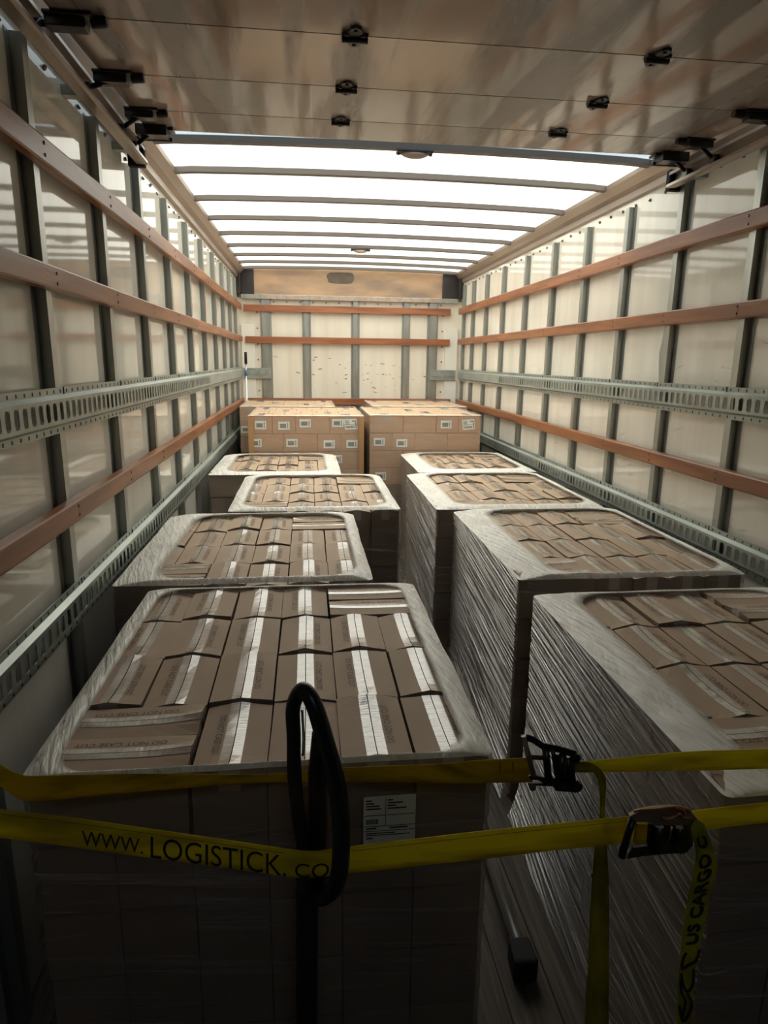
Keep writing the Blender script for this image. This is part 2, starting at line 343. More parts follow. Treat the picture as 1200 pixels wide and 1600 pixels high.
# ---- wooden slats
SL = [('top', 2.231, 2.157), ('middle', 1.896, 1.828), ('lowest', 1.230, 1.160)]
for s, nm in ((-1, 'left'), (1, 'right')):
    for k, (wn, zt, zb) in enumerate(SL):
        bm = bmesh.new(); n = 40; ys = np.linspace(Y0+0.05, YB-0.12, n); prev = None
        for y in ys:
            dz = 0.005*noise.noise((y*0.8, k*3+s, 0)); dx = 0.003*noise.noise((y*1.1, k*5+s, 2))
            a = [bm.verts.new((s*(x+dx), y, z+dz)) for x, z in ((1.219, zb), (1.196, zb+0.003), (1.193, zb+0.008), (1.193, zt-0.008), (1.196, zt-0.003), (1.219, zt))]
            if prev:
                for q in range(6): bm.faces.new((prev[q], prev[(q+1) % 6], a[(q+1) % 6], a[q]))
            else: bm.faces.new(a)
            prev = a
        bm.faces.new(prev)
        for y in (YL if s < 0 else YR):
            for q in (0.3, 0.7):
                zz = zb+(zt-zb)*q; tube(bm, [(s*1.20, y, zz), (s*1.1905, y, zz)], 0.005, 8, mi=1)
        o = obj('wooden_batten', bm, ['slat', 'screw']); tag(o, 'long varnished orange-brown wooden slat, %s of three on the %s wall' % (wn, nm), 'slat', 'wooden slats on the %s wall' % nm)
# ---- perforated cargo rails
def rail(s, zt, zb, yslot, nm, wn):
    bm = bmesh.new(); H = zt-zb; f = 0.020
    # flanges with pierced holes rendered as short bars between them
    def b(x0, x1, y0, y1, z0, z1, mi=0): box(bm, min(s*x0, s*x1), max(s*x0, s*x1), y0, y1, z0, z1, mi)
    y1 = YB-0.16
    b(1.216, 1.220, Y0+.03, y1, zt-f, zt); b(1.216, 1.220, Y0+.03, y1, zb, zb+f)
    # sloped shoulders
    for za, zc in ((zt-f, zt-f-0.010), (zb+f, zb+f+0.010)):
        v = [bm.verts.new(p) for p in ((s*1.216, Y0+.03, za), (s*1.200, Y0+.03, zc), (s*1.200, y1, zc), (s*1.216, y1, za))]; bm.faces.new(v)
    z0, z1 = zb+f+0.010, zt-f-0.010
    b(1.200, 1.203, Y0+.03, y1, z1-0.010, z1); b(1.200, 1.203, Y0+.03, y1, z0, z0+0.010)
    y = Y0+.03
    while y < yslot:
        b(1.200, 1.2025, y, y+0.022, z0+0.010, z1-0.010)
        # rolled lips and rounded slot ends
        v = [bm.verts.new(p) for p in ((s*1.200, y+0.022, z0+0.01), (s*1.208, y+0.027, z0+0.014), (s*1.208, y+0.027, z1-0.014), (s*1.200, y+0.022, z1-0.01))]; bm.faces.new(v)
        for zz, d in ((z0+0.010, 1), (z1-0.010, -1)):
            for yy, e in ((y+0.022, 1), (y+0.05, -1)):
                v = [bm.verts.new(p) for p in ((s*1.2005, yy, zz), (s*1.2005, yy+e*0.008, zz), (s*1.2005, yy, zz+d*0.008))]; bm.faces.new(v)
        y += 0.05
    b(1.200, 1.203, y, y1, z0+0.010, z1-0.010)
    yy = Y0+0.06
    while yy < min(y1, 6.0):
        for zz in (zt-f*0.55, zb+f*0.5): b(1.2150, 1.2165, yy, yy+0.006, zz-0.005, zz+0.005, 1)
        yy += 0.05
    for yy in (YL if s < 0 else YR)[:7]: b(1.2140, 1.2165, yy+0.028, yy+0.032, zt-f, zt, 1)
    o = obj('cargo_rail', bm, ['rail', 'ink']); tag(o, 'grey metal cargo rail pierced with upright slots, %s rail on the %s wall' % (wn, nm), 'cargo rail', 'slotted cargo rails')
for s, nm, ye in ((-1, 'left', 4.9), (1, 'right', 5.75)):
    rail(s, 1.562, 1.432, ye, nm, 'upper'); rail(s, 0.972, 0.842, 6.6, nm, 'lower')
# ---- back wall: studs, slats, top rail, plywood header, corner plates
for i, x in enumerate((-0.945, -0.50, 0.045, 0.62, 0.925)):
    bm = bmesh.new(); hw = 0.042 if i in (0, 4) else 0.028
    box(bm, x-hw, x+hw, YB-0.03, YB, 0.1, 2.30); box(bm, x-hw-0.02, x-hw, YB-0.004, YB, 0.1, 2.30); box(bm, x+hw, x+hw+0.02, YB-0.004, YB, 0.1, 2.30)
    o = obj('wall_stud', bm, 'stud'); tag(o, 'upright grey steel stud on the back wall, %s from the left' % order[i], 'stud', 'upright studs on the back wall')
for wn, z, x0, x1 in (('top', 2.190, -1.18, 1.12), ('middle', 1.855, -1.17, 1.12), ('lowest', 1.185, -1.17, 1.15)):
    bm = bmesh.new(); box(bm, x0, x1, YB-0.056, YB-0.031, z-0.036, z+0.036)
    o = obj('wooden_batten', bm, 'slat_x', bevel=0.003); tag(o, 'short reddish wooden slat across the back wall, %s of three' % wn, 'slat', 'wooden slats on the back wall')
bm = bmesh.new(); box(bm, -1.20, 1.20, YB-0.05, YB, 2.285, 2.335)
box(bm, -W-0.03, W+0.03, YB+0.0, YB+0.04, 2.3, 2.70)
struct('trim_4', bm, 'toprail', bevel=0.004)
bm = bmesh.new(); box(bm, -1.20, -0.98, YB-0.054, YB-0.0501, 2.287, 2.333); box(bm, 0.98, 1.20, YB-0.054, YB-0.0501, 2.287, 2.333); struct('trim_5', bm, 'rail')
bm = bmesh.new(); box(bm, -1.06, 1.02, YB-0.03, YB, 2.335, 2.612)
o = obj('plywood_header', bm, 'plywood'); tag(o, 'stained plywood board above the back wall under the roof edge', 'plywood board')
bm = bmesh.new()
for x0, x1, z0, z1 in ((-0.14, 0.14, 2.47, 2.585), (0.02, 0.05, 2.39, 2.47), (-0.95, -0.70, 2.36, 2.40)):
    pass
bm = bmesh.new(); ring = []
for k in range(28):
    a = 2*math.pi*k/28; rr = 1+0.12*noise.noise((math.cos(a)*2, math.sin(a)*2, 1))
    ring.append(bm.verts.new((-0.12+0.15*rr*(abs(math.cos(a))**0.6)*(1 if math.cos(a) > 0 else -1), YB-0.0315, 2.525+0.06*rr*(abs(math.sin(a))**0.6)*(1 if math.sin(a) > 0 else -1))))
bm.faces.new(ring)
st = mat('soot_stain', (0.16, 0.12, 0.09), 0.6, noise_col=(0.10, 0.08, 0.065), nscale=(8, 8, 8))
kid(o, obj('dark_stain', bm, st, o))
for x0, x1, lab in ((-W, -1.06, 'left'), (1.02, W, 'right')):
    bm = bmesh.new(); box(bm, x0, x1, YB-0.045, YB, 2.335, 2.60); box(bm, x0 if lab == 'left' else x1-0.05, x0+0.05 if lab == 'left' else x1, YB-0.09, YB-0.045, 2.335, 2.58)
    o = obj('corner_cover', bm, 'hinge', bevel=0.01); tag(o, 'dark grey plastic cap in the upper %s back corner' % lab, 'corner cover')
for s, lab in ((-1, 'left'), (1, 'right')):
    bm = bmesh.new(); x0, x1 = sorted((s*1.20, s*0.90)); box(bm, x0, x1, YB-0.052, YB-0.031, 1.435, 1.550); box(bm, x0+.01, x1-.01, YB-0.056, YB-0.052, 1.475, 1.51)
    o = obj('rail_stub', bm, 'rail', bevel=0.003); tag(o, 'short grey cargo rail stub in the %s back corner' % lab, 'cargo rail')
    bm = bmesh.new(); x0, x1 = sorted((s*1.215, s*1.075)); box(bm, x0, x1, YB-0.03, YB-0.001, 0.1, 2.02); 
    o = obj('corner_sheet', bm, 'label', bevel=0.002); tag(o, 'cream sheet filling the %s back corner behind the rail stub' % lab, 'sheet')
    bm = bmesh.new()
    for z in np.arange(1.3, 2.2, 0.17): tube(bm, [(s*1.04, YB, z), (s*1.04, YB-0.008, z)], 0.009, 8)
    o = obj('screw_row', bm, 'screw'); tag(o, 'column of screw heads beside the %s back corner panel' % lab, 'screws', kind='stuff')
bm = bmesh.new()
for x in np.arange(-1.0, 1.05, 0.144): tube(bm, [(x, YB, 2.262), (x, YB-0.008, 2.262)], 0.008, 8)
o = obj('screw_row', bm, 'screw'); tag(o, 'row of screw heads under the metal rail across the back wall', 'screws', kind='stuff')
# scuffs on the panels
bm = bmesh.new()
for _ in range(46):
    x = R.gauss(0.15, 0.45); z = R.uniform(1.28, 1.68)
    if abs(x) > 0.9: continue
    l = R.uniform(0.004, 0.035); h = R.uniform(0.002, 0.007); a = R.uniform(-0.4, 0.4)
    v = [bm.verts.new((x+dx*math.cos(a)-dz*math.sin(a), YB-0.001, z+dx*math.sin(a)+dz*math.cos(a))) for dx, dz in ((-l, 0), (-l*.3, h), (l*.6, h*.6), (l, 0), (l*.2, -h*.7))]; bm.faces.new(v)
o = obj('scuff_marks', bm, 'screw'); tag(o, 'small dark scuffs and gouges on the white back wall', 'scuffs', kind='stuff')
bm = bmesh.new()
for _ in range(60):
    y = R.uniform(2.0, 5.6); z = R.choice([R.uniform(0.98, 1.15), R.uniform(1.24, 1.42), R.uniform(1.58, 1.8)])
    l = R.uniform(0.01, 0.06); h = R.uniform(0.0006, 0.0022); a = R.uniform(-0.5, 0.3)
    v = [bm.verts.new((W-0.0008, y+dx*math.cos(a)-dz*math.sin(a), z+dx*math.sin(a)+dz*math.cos(a))) for dx, dz in ((-l, 0), (-l*.3, h), (l*.6, h*.6), (l, 0), (l*.2, -h*.7))]; bm.faces.new(v)
scf = mat('grey_scuff', (0.38, 0.34, 0.28), 0.6)
o = obj('scuff_marks', bm, scf); tag(o, 'thin grey scratches on the white right wall panels', 'scuffs', kind='stuff')

# ---- roof bows
BY = [3.31, 3.80, 4.41, 4.98, 5.55, 6.10, 6.62, 7.09, 7.51]
BYn = [0.55, 1.10, 1.65, 2.20, 2.75]
def bow(y, h=0.026, wd=0.052):
    bm = bmesh.new(); prev = None
    for i in range(25):
        x = -1.175+2.35*i/24; z = arch(x)+0.006
        if i in (0, 24): z -= 0.004
        a = [bm.verts.new((x, y-wd/2, z)), bm.verts.new((x, y-wd/2+0.004, z-h)), bm.verts.new((x, y+wd/2-0.004, z-h)), bm.verts.new((x, y+wd/2, z))]
        if prev:
            for q in range(4): bm.faces.new((prev[q], prev[(q+1) % 4], a[(q+1) % 4], a[q]))
        else: bm.faces.new(a)
        prev = a
    bm.faces.new(prev); return obj('roof_bow', bm, 'bow')
for i, y in enumerate(BY):
    tag(bow(y), 'curved grey steel bow across the bright roof, %s beyond the raised door' % order[i], 'roof bow', 'roof bows')
for i, y in enumerate(BYn):
    tag(bow(y), 'curved roof bow hidden above the raised door, %s from the opening' % order[i], 'roof bow', 'roof bows')
for y, x, lab in ((3.30, 0.01, 'nearest bow beside the raised door'), (6.10, -0.02, 'sixth bow far down the roof')):
    e = empty('dome_light', (x, y, arch(x)-0.024)); tag(e, 'small oval cargo lamp, off, fixed under the %s' % lab, 'lamp', 'roof lamps')
    bm = bmesh.new(); box(bm, -0.085, 0.085, -0.03, 0.03, -0.012, 0.0); o = obj('base', bm, 'hinge', e, bevel=0.004)
    bm = bmesh.new(); bmesh.ops.create_uvsphere(bm, u_segments=24, v_segments=12, radius=1)
    for v in bm.verts: v.co = Vector((v.co.x*0.065, v.co.y*0.028, -0.012+min(v.co.z, 0.0)*0.022))
    obj('lens', bm, 'lens', e, smooth=True)
    for sx in (-1, 1):
        bm = bmesh.new(); tube(bm, [(sx*0.076, 0, -0.010), (sx*0.076, 0, -0.020)], 0.007, 10); obj('screw', bm, 'screw', e)

# ---- roll-up door, raised under the roof
DJ = [(3.02, 2.548), (2.77, 2.540), (2.40, 2.520), (2.0, 2.50), (1.60, 2.492), (1.20, 2.488), (0.80, 2.484), (0.40, 2.480)]
door = empty('roll_up_door', (0, 3.02, 2.55)); tag(door, 'brown laminated plywood roll-up door lying raised under the front of the roof', 'door')
def local(o, root): o.location = tuple(-c for c in root.location)
for (ya, za), (yb, zb) in zip(DJ, DJ[1:]):
    bm = bmesh.new(); g = 0.0025
    v = []
    for x in np.linspace(-1.13, 1.13, 12):
        for y, z in ((ya-g, za), (yb+g, zb)):
            for t in (0, 0.018): v.append(bm.verts.new((x, y, z+t)))
    for i in range(11):
        a = v[i*4:i*4+4]; b2 = v[i*4+4:i*4+8]
        bm.faces.new((a[0], b2[0], b2[2], a[2])); bm.faces.new((a[1], b2[1], b2[3], a[3])); bm.faces.new((a[0], b2[0], b2[1], a[1])); bm.faces.new((a[2], b2[2], b2[3], a[3]))
    bm.faces.new(v[:4][:2]+[v[3], v[2]]); bm.faces.new(v[-4:][:2]+[v[-1], v[-2]])
    o = obj('door_panel', bm, 'door', door); local(o, door)
    # dark weather seam between panels
    bm = bmesh.new(); box(bm, -1.13, 1.13, yb-0.002, yb+0.002, zb+0.001, zb+0.016); o = obj('panel_seam', bm, 'doorseam', door); local(o, door)
def hinge_at(x, y, z, half=False):
    bm = bmesh.new(); zz = z-0.001
    pl = [(-0.036, 0), (-0.036, 0.016), (-0.024, 0.024), (-0.014, 0.054), (0, 0.064), (0.014, 0.054), (0.024, 0.024), (0.036, 0.016), (0.036, 0)]
    for sgn in (-1, 1):
        if half and sgn > 0: sc_ = 0.4
        else: sc_ = 1.0 if sgn < 0 else 0.85
        top = [bm.verts.new((x+a, y+sgn*b*sc_, zz)) for a, b in pl]; bot = [bm.verts.new((x+a*0.94, y+sgn*b*sc_*0.94, zz-0.007)) for a, b in pl]
        bm.faces.new(top); bm.faces.new(bot)
        for k in range(len(pl)-1): bm.faces.new((top[k], top[k+1], bot[k+1], bot[k]))
    tube(bm, [(x-0.035, y, zz-0.010), (x+0.035, y, zz-0.010)], 0.008, 12)
    for dx, dy in ((-0.02, -0.02), (0.02, -0.02), (0, -0.042), (0, 0.035)):
        tube(bm, [(x+dx, y+dy, zz-0.006), (x+dx, y+dy, zz-0.011)], 0.005, 8)
    o = obj('hinge', bm, 'hinge', door); local(o, door)
for y, z in DJ[1:]:
    hinge_at(-0.36, y, z); hinge_at(0.50, y, z)
for s in (-1, 1):
    for i, (y, z) in enumerate(DJ):
        bm = bmesh.new()
        if i == 0:
            yy = y-0.05; box(bm, min(s*1.16, s*1.04), max(s*1.16, s*1.04), yy-0.03, yy+0.052, z-0.040, z-0.001); box(bm, min(s*1.02, s*1.06), max(s*1.02, s*1.06), yy, yy+0.062, z-0.012, z-0.001)
            tube(bm, [(s*1.03, yy+0.045, z-0.035), (s*1.19, yy+0.045, z-0.035)], 0.009, 10)
        else:
            box(bm, min(s*1.15, s*1.03), max(s*1.15, s*1.03), y-0.035, y+0.035, z-0.010, z-0.001)
            box(bm, min(s*1.15, s*1.05), max(s*1.15, s*1.05), y-0.022, y+0.024, z-0.032, z-0.006)
            v = None
            tube(bm, [(s*1.0, y, z-0.008), (s*1.04, y, z-0.012)], 0.016, 10)
        o = obj('roller_bracket', bm, 'black', door, bevel=0.003); local(o, door)
        yy = y if i else y-0.05
        zt_ = 2.4695
        bm = bmesh.new(); tube(bm, [(s*1.10, yy, z-0.022), (s*1.16, yy, zt_+0.01)], 0.008, 10); tube(bm, [(s*1.160, yy, zt_), (s*1.186, yy, zt_)], 0.020, 16)
        o = obj('roller', bm, 'black', door); local(o, door)
for s, lab in ((-1, 'left'), (1, 'right')):
    bm = bmesh.new()
    prof = [(1.150, 2.440), (1.152, 2.452), (1.160, 2.443), (1.192, 2.446), (1.195, 2.500), (1.165, 2.502), (1.163, 2.492), (1.160, 2.493), (1.162, 2.506), (1.200, 2.505), (1.198, 2.440), (1.160, 2.437)]
    va = [bm.verts.new((s*x, Y0+.03, z)) for x, z in prof]; vb = [bm.verts.new((s*x, 3.10, z)) for x, z in prof]
    for k in range(len(prof)): bm.faces.new((va[k], va[(k+1) % len(prof)], vb[(k+1) % len(prof)], vb[k]))
    bm.faces.new(va); bm.faces.new(vb)
    o = obj('door_track', bm, 'toprail'); tag(o, 'thin metal door track along the top of the %s wall' % lab, 'door track', 'roll-up door tracks')
    for y in (1.2, 1.8, 2.4, 2.95):
        bm = bmesh.new(); box(bm, *sorted((s*1.198, s*1.2495)), y-0.02, y+0.02, 2.445, 2.475); kid(o, obj('bracket', bm, 'rail', o))
    bm = bmesh.new(); box(bm, *sorted((s*1.165, s*1.235)), 3.10, 3.135, 2.43, 2.52)
    o = obj('stop_block', bm, 'foam', bevel=0.006); tag(o, 'black foam stop block at the far end of the %s door track' % lab, 'stop block', 'door stop blocks')

# ------------------------------------------------------------------ cartons
CH = 0.150
def carton_mesh(w_, d, h, seed, mi_side=1, flat=1.0):
    """closed carton with two slightly raised top flaps meeting at a centre slit; origin at base centre"""
    r = random.Random(seed); bm = bmesh.new()
    n = 6; rows = []
    ra, rb, rm = r.uniform(0.001, 0.009), r.uniform(0.002, 0.013), r.uniform(0.0, 0.004)
    la, lb = r.uniform(-0.002, 0.003), r.uniform(-0.002, 0.003)
    ra *= flat; rb *= flat; rm *= flat; la *= flat; lb *= flat
    for i in range(n+1):
        t = i/n; y = -d/2+d*t
        k = abs(2*t-1)**2.5; rise = rm+(rb if t < .5 else ra)*k
        e = (lb if t < .5 else la)*k
        s2 = 0.0012+0.0012*k
        rows.append([bm.verts.new(p) for p in ((-w_/2, y, h+e), (-w_/4, y, h+rise*0.55), (-s2, y, h+rise), (-s2*.5, y, h+rise-0.004), (s2*.5, y, h+rise-0.004), (s2, y, h+rise*0.96), (w_/4, y, h+rise*0.5), (w_/2, y, h-e))])
    for a, b in zip(rows, rows[1:]):
        for k in range(7):
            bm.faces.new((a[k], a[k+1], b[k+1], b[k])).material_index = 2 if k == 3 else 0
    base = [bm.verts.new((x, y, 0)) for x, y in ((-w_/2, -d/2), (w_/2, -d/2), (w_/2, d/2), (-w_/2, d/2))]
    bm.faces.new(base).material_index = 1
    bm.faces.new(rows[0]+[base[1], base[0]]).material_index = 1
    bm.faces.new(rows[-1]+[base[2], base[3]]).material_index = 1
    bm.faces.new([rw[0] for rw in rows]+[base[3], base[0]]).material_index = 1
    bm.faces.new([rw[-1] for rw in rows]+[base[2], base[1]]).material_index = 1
    bmesh.ops.recalc_face_normals(bm, faces=bm.faces)
    me = bpy.data.meshes.new('carton'); bm.to_mesh(me); bm.free()
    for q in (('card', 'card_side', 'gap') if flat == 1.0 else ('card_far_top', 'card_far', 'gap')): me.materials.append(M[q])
    # tape following the flaps
    bm = bmesh.new(); tw = 0.021; prev = None
    for i in range(n+1):
        t = i/n; y = -d/2+d*t; k = abs(2*t-1)**2.5; rise = rm+(rb if t < .5 else ra)*k; f = 1-tw/(w_/4)*0.45
        cur = [bm.verts.new(p) for p in ((-tw, y, h+rise*f+0.0009), (-0.001, y, h+rise+0.0009), (0, y, h+rise-0.0022), (0.001, y, h+rise+0.0007), (tw, y, h+rise*0.96*f+0.0009))]
        if i == 0: first = cur
        if prev:
            for q in range(4):
                fc = bm.faces.new((prev[q], prev[q+1], cur[q+1], cur[q])); fc.material_index = 1 if q in (1, 2) else 0
        prev = cur
    for cur, yy in ((first, -d/2-0.0009), (prev, d/2+0.0009)):
        a = [bm.verts.new((v.co.x, yy, v.co.z)) for v in (cur[0], cur[-1])]; b2 = [bm.verts.new((v.co.x, yy, h-0.045)) for v in (cur[0], cur[-1])]
        bm.faces.new((a[0], a[1], b2[1], b2[0]))
    tm = bpy.data.meshes.new('tape'); bm.to_mesh(tm); bm.free(); tm.materials.append(M['tape']); tm.materials.append(M['gap'])
    return me, tm, (h, rm, ra, rb)
TV, TF = text_mesh('DO NOT CASE CUT', 'print')
def print_mesh(w_, d, prm, flip, right):
    h, rm, ra, rb = prm
    me = bpy.data.meshes.new('print'); L_ = d*0.62; hh = w_*0.10; x0 = w_*0.235*(1 if right else -1)
    V = []
    for u, v in TV:
        a = (u-0.5)*L_; b = (v-0.5)*hh
        if flip: y, x = a, x0-b
        else: y, x = -a, x0+b
        t = (y+d/2)/d; k = abs(2*t-1)**2.5; rise = rm+(rb if t < .5 else ra)*k
        z = h+rise*(0.55 if not right else 0.5)+0.0022+rise*0.1
        V.append((x, y, z))
    me.from_pydata(V, [], TF); me.materials.append(M['print']); return me
VAR = []
for k in range(11):
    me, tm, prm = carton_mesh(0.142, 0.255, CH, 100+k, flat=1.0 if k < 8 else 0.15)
    pms = [print_mesh(0.142, 0.255, prm, f, rr) for f, rr in ((True, True), (False, False))]
    VAR.append((me, tm, pms))
LV = [0]
def put_carton(x, y, z, rz, sx, sy, label, grp, v=None, text=True, tape=True, jit=1.0):
    me, tm, pms = VAR[v if v is not None else R.randrange(8)]
    o = bpy.data.objects.new('cardboard_carton', me); C.objects.link(o)
    o.location = (x, y, z); o.rotation_euler = (R.uniform(-.012, .012)*jit, R.uniform(-.014, .014)*jit, rz+R.uniform(-.008, .008)*jit); o.scale = (sx, sy, 1)
    tag(o, label, 'carton', grp)
    if tape:
        c = bpy.data.objects.new('tape', tm); C.objects.link(c); c.parent = o
    if text:
        c = bpy.data.objects.new('printed_text', pms[R.random() < 0.4]); C.objects.link(c); c.parent = o
    return o
# white shipping labels on the far cartons
def ship_label(parent, x, y, z, w_, h_, big=False, tilt=0.0):
    """white label on a face looking towards -y, in the parent's space"""
    bm = bmesh.new(); box(bm, -w_/2, w_/2, -0.0012, 0, -h_/2, h_/2)
    o = obj('shipping_label', bm, 'label', parent); o.location = (x, y, z); o.rotation_euler = (0, tilt, 0)
    o['label'] = 'white printed label' if not big else 'large white printed label'
    bm = bmesh.new()
    if not big:
        box(bm, -w_*.36, w_*.20, -0.0018, -0.0012, -h_*.30, h_*.24, 0)
        box(bm, w_*.28, w_*.38, -0.0018, -0.0012, -h_*.36, h_*.36, 0)
        for k in range(3): box(bm, -w_*.34, w_*.18, -0.0022, -0.0018, -h_*.2+k*h_*.15, -h_*.15+k*h_*.15, 1)
    else:
        for k in range(4): box(bm, -w_*.42, -w_*.1+0.02*(k % 2)*w_, -0.0018, -0.0012, h_*.34-k*h_*.1, h_*.38-k*h_*.1, 1)
        box(bm, w_*.15, w_*.36, -0.0018, -0.0012, h_*.22, h_*.38, 0)
        k = -w_*.42
        while k < w_*.28:
            b2 = R.uniform(.006, .018)*w_; box(bm, k, k+b2, -0.0018, -0.0012, -h_*.36, -h_*.16, 1); k += b2+R.uniform(.008, .016)*w_
        box(bm, -w_*.45, w_*.45, -0.0018, -0.0012, -h_*.04, -h_*.01, 1)
        for k in range(4): box(bm, w_*.36, w_*.44, -0.0018, -0.0012, -h_*.38+k*h_*.2, -h_*.26+k*h_*.2, 1)
    p = obj('print', bm, ['labelgrey', 'ink'], o)

# ---- wrapped stacks with 6 x 4 cartons on top (a pair lies crosswise at front left and back right)
lower = bmesh.new()
def lower_layers(x0, x1, y0, y1, ztop, nx, ny, skip_front=0):
    nl = int(round((ztop-0.12)/(CH+0.004)))
    for l in range(nl):
        zt = ztop-l*(CH+0.004); zb = zt-CH
        if zb < 0.10: zb = 0.122
        for i in range(nx):
            xa = x0+(x1-x0)*i/nx+0.001; xb = x0+(x1-x0)*(i+1)/nx-0.001
            for j in range(ny):
                if 0 < i < nx-1 and 0 < j < ny-1: continue
                if j == 0 and l < skip_front: continue
                ya = y0+(y1-y0)*j/ny+0.001; yb = y0+(y1-y0)*(j+1)/ny-0.001
                e = R.uniform(0, 0.004)
                box(lower, xa+(e if i == 0 else 0), xb-(e if i == nx-1 else 0), ya+(e if j == 0 else 0), yb, zb, zt-0.002)
def wood_pallet(x0, x1, y0, y1, lab):
    e = empty('wooden_pallet', ((x0+x1)/2, y0, 0)); tag(e, lab, 'pallet', 'wooden pallets under the cartons')
    cx = (x0+x1)/2
    bm = bmesh.new()
    for k in range(3):
        xc = x0+0.03+(x1-x0-0.06)*k/2; box(bm, xc-cx-0.02, xc-cx+0.02, 0, y1-y0, 0.016, 0.100)
    obj('stringers', bm, 'palletwood', e)
    for k in range(6):
        bm = bmesh.new(); yc = 0.045+(y1-y0-0.09)*k/5; box(bm, x0-cx, x1-cx, yc-0.045, yc+0.045, 0.100, 0.116); obj('deck_board', bm, 'palletwood', e)
    for k in range(3):
        bm = bmesh.new(); yc = 0.045+(y1-y0-0.09)*k/2; box(bm, x0-cx, x1-cx, yc-0.045, yc+0.045, 0.0, 0.016); obj('bottom_board', bm, 'palletwood', e)
ZT = 0.885
def rounded_rect(x0, x1, y0, y1, r, n=72):
    """n points on a rounded rectangle, evenly by angle-ish parameter"""
    r = min(r, (x1-x0)/2-1e-3, (y1-y0)/2-1e-3); pts = []
    segs = []
    cs = [(x1-r, y0+r, -90), (x1-r, y1-r, 0), (x0+r, y1-r, 90), (x0+r, y0+r, 180)]
    for cx, cy, a0 in cs:
        for k in range(n//8): 
            a = math.radians(a0+90*k/(n//8-1)); pts.append((cx+r*math.cos(a), cy+r*math.sin(a)))
        segs.append(len(pts))
    out = []; m_ = n//8
    for c in range(4):
        arc = pts[c*m_:(c+1)*m_]; nxt = pts[((c+1) % 4)*m_]
        out += arc
        a, b = arc[-1], nxt
        for k in range(1, m_+1): t = k/(m_+1); out.append((a[0]+(b[0]-a[0])*t, a[1]+(b[1]-a[1])*t))
    return out
def wrap(x0, x1, y0, y1, ztop, rims, seed, label, ms=('film_side', 'film_top'), flare=0.045, cr=0.13, ground=0.02, lip=0.012):
    l, r_, f, b = rims; o_ = 0.008
    outer = rounded_rect(x0-o_, x1+o_, y0-o_, y1+o_, 0.018); n = len(outer)
    bm = bmesh.new(); NZ = 44; prev = None; cx, cy = (x0+x1)/2, (y0+y1)/2
    for k in range(NZ+1):
        t = k/NZ; z = ztop+lip*0.4-(ztop+lip*0.4-ground)*t; ring = []
        for i, (x, y) in enumerate(outer):
            nx_, ny_ = x-cx, y-cy; ll = math.hypot(nx_, ny_); nx_ /= ll; ny_ /= ll
            d = 0.0035*noise.noise((x*5+seed, y*5+z*3, z*4))+0.003*noise.noise((x*22, y*22+z*16, z*30+seed))
            lay = (ztop-z) % 0.154
            d -= 0.003*math.exp(-((lay-0.0)/0.012)**2) if k > 2 else 0
            d = max(d, -0.006)
            if t > 0.74: d += flare*((t-0.74)/0.26)**1.6
            ring.append(bm.verts.new((x+nx_*d, y+ny_*d, z)))
        if prev:
            for i in range(n): bm.faces.new((prev[i], prev[(i+1) % n], ring[(i+1) % n], ring[i]))
        else: top = [v.co.copy() for v in ring]
        prev = ring
    bm.normal_update()
    for fc in bm.faces:
        if abs(fc.calc_center_median().y-(y0-o_)) < 0.016+flare and abs(fc.normal.y) > 0.6: fc.material_index = 1
    o = obj('stretch_wrap', bm, [ms[0], 'film_front' if ms[0] == 'film_side' else ms[0]], smooth=True); tag(o, label, 'plastic wrap', 'stretch wraps around the pallet stacks')
    # folded-over rim on top
    inner = rounded_rect(x0+l, x1-r_, y0+f, y1-b, cr); bm = bmesh.new(); lay = bm.verts.layers.float_color.new('thk'); K = 9; prev = None
    rr = random.Random(seed)
    for k in range(K+1):
        t = k/K; ring = []
        for i in range(n):
            a = top[i]; q = inner[i]
            j = 1+0.07*noise.noise((math.cos(i/n*6.283)*2.4, math.sin(i/n*6.283)*2.4, seed*1.7))
            tt = t*j
            x = a.x+(q[0]-a.x)*tt; y = a.y+(q[1]-a.y)*tt
            bulge = (lip+0.006)*math.sin(t*math.pi*0.76)
            z = ztop+lip*0.4+bulge*0.9+0.003*noise.noise((x*26+seed, y*26, 0))*math.sin(t*math.pi)
            v = bm.verts.new((x, y, z)); ring.append(v)
            th = 1.0 if t < 0.78 else 0.78*(1-((t-0.78)/0.22))+0.12
            v[lay] = (th, th, th, 1)
        if prev:
            for i in range(n): bm.faces.new((prev[i], prev[(i+1) % n], ring[(i+1) % n], ring[i]))
        prev = ring
    c = obj('top_fold', bm, ms[1], o, smooth=True); c['label'] = 'milky film folded over the top edge'
    return o
ROWN = ['front', 'second', 'third', 'back']
def ordinal(i): return order[i]
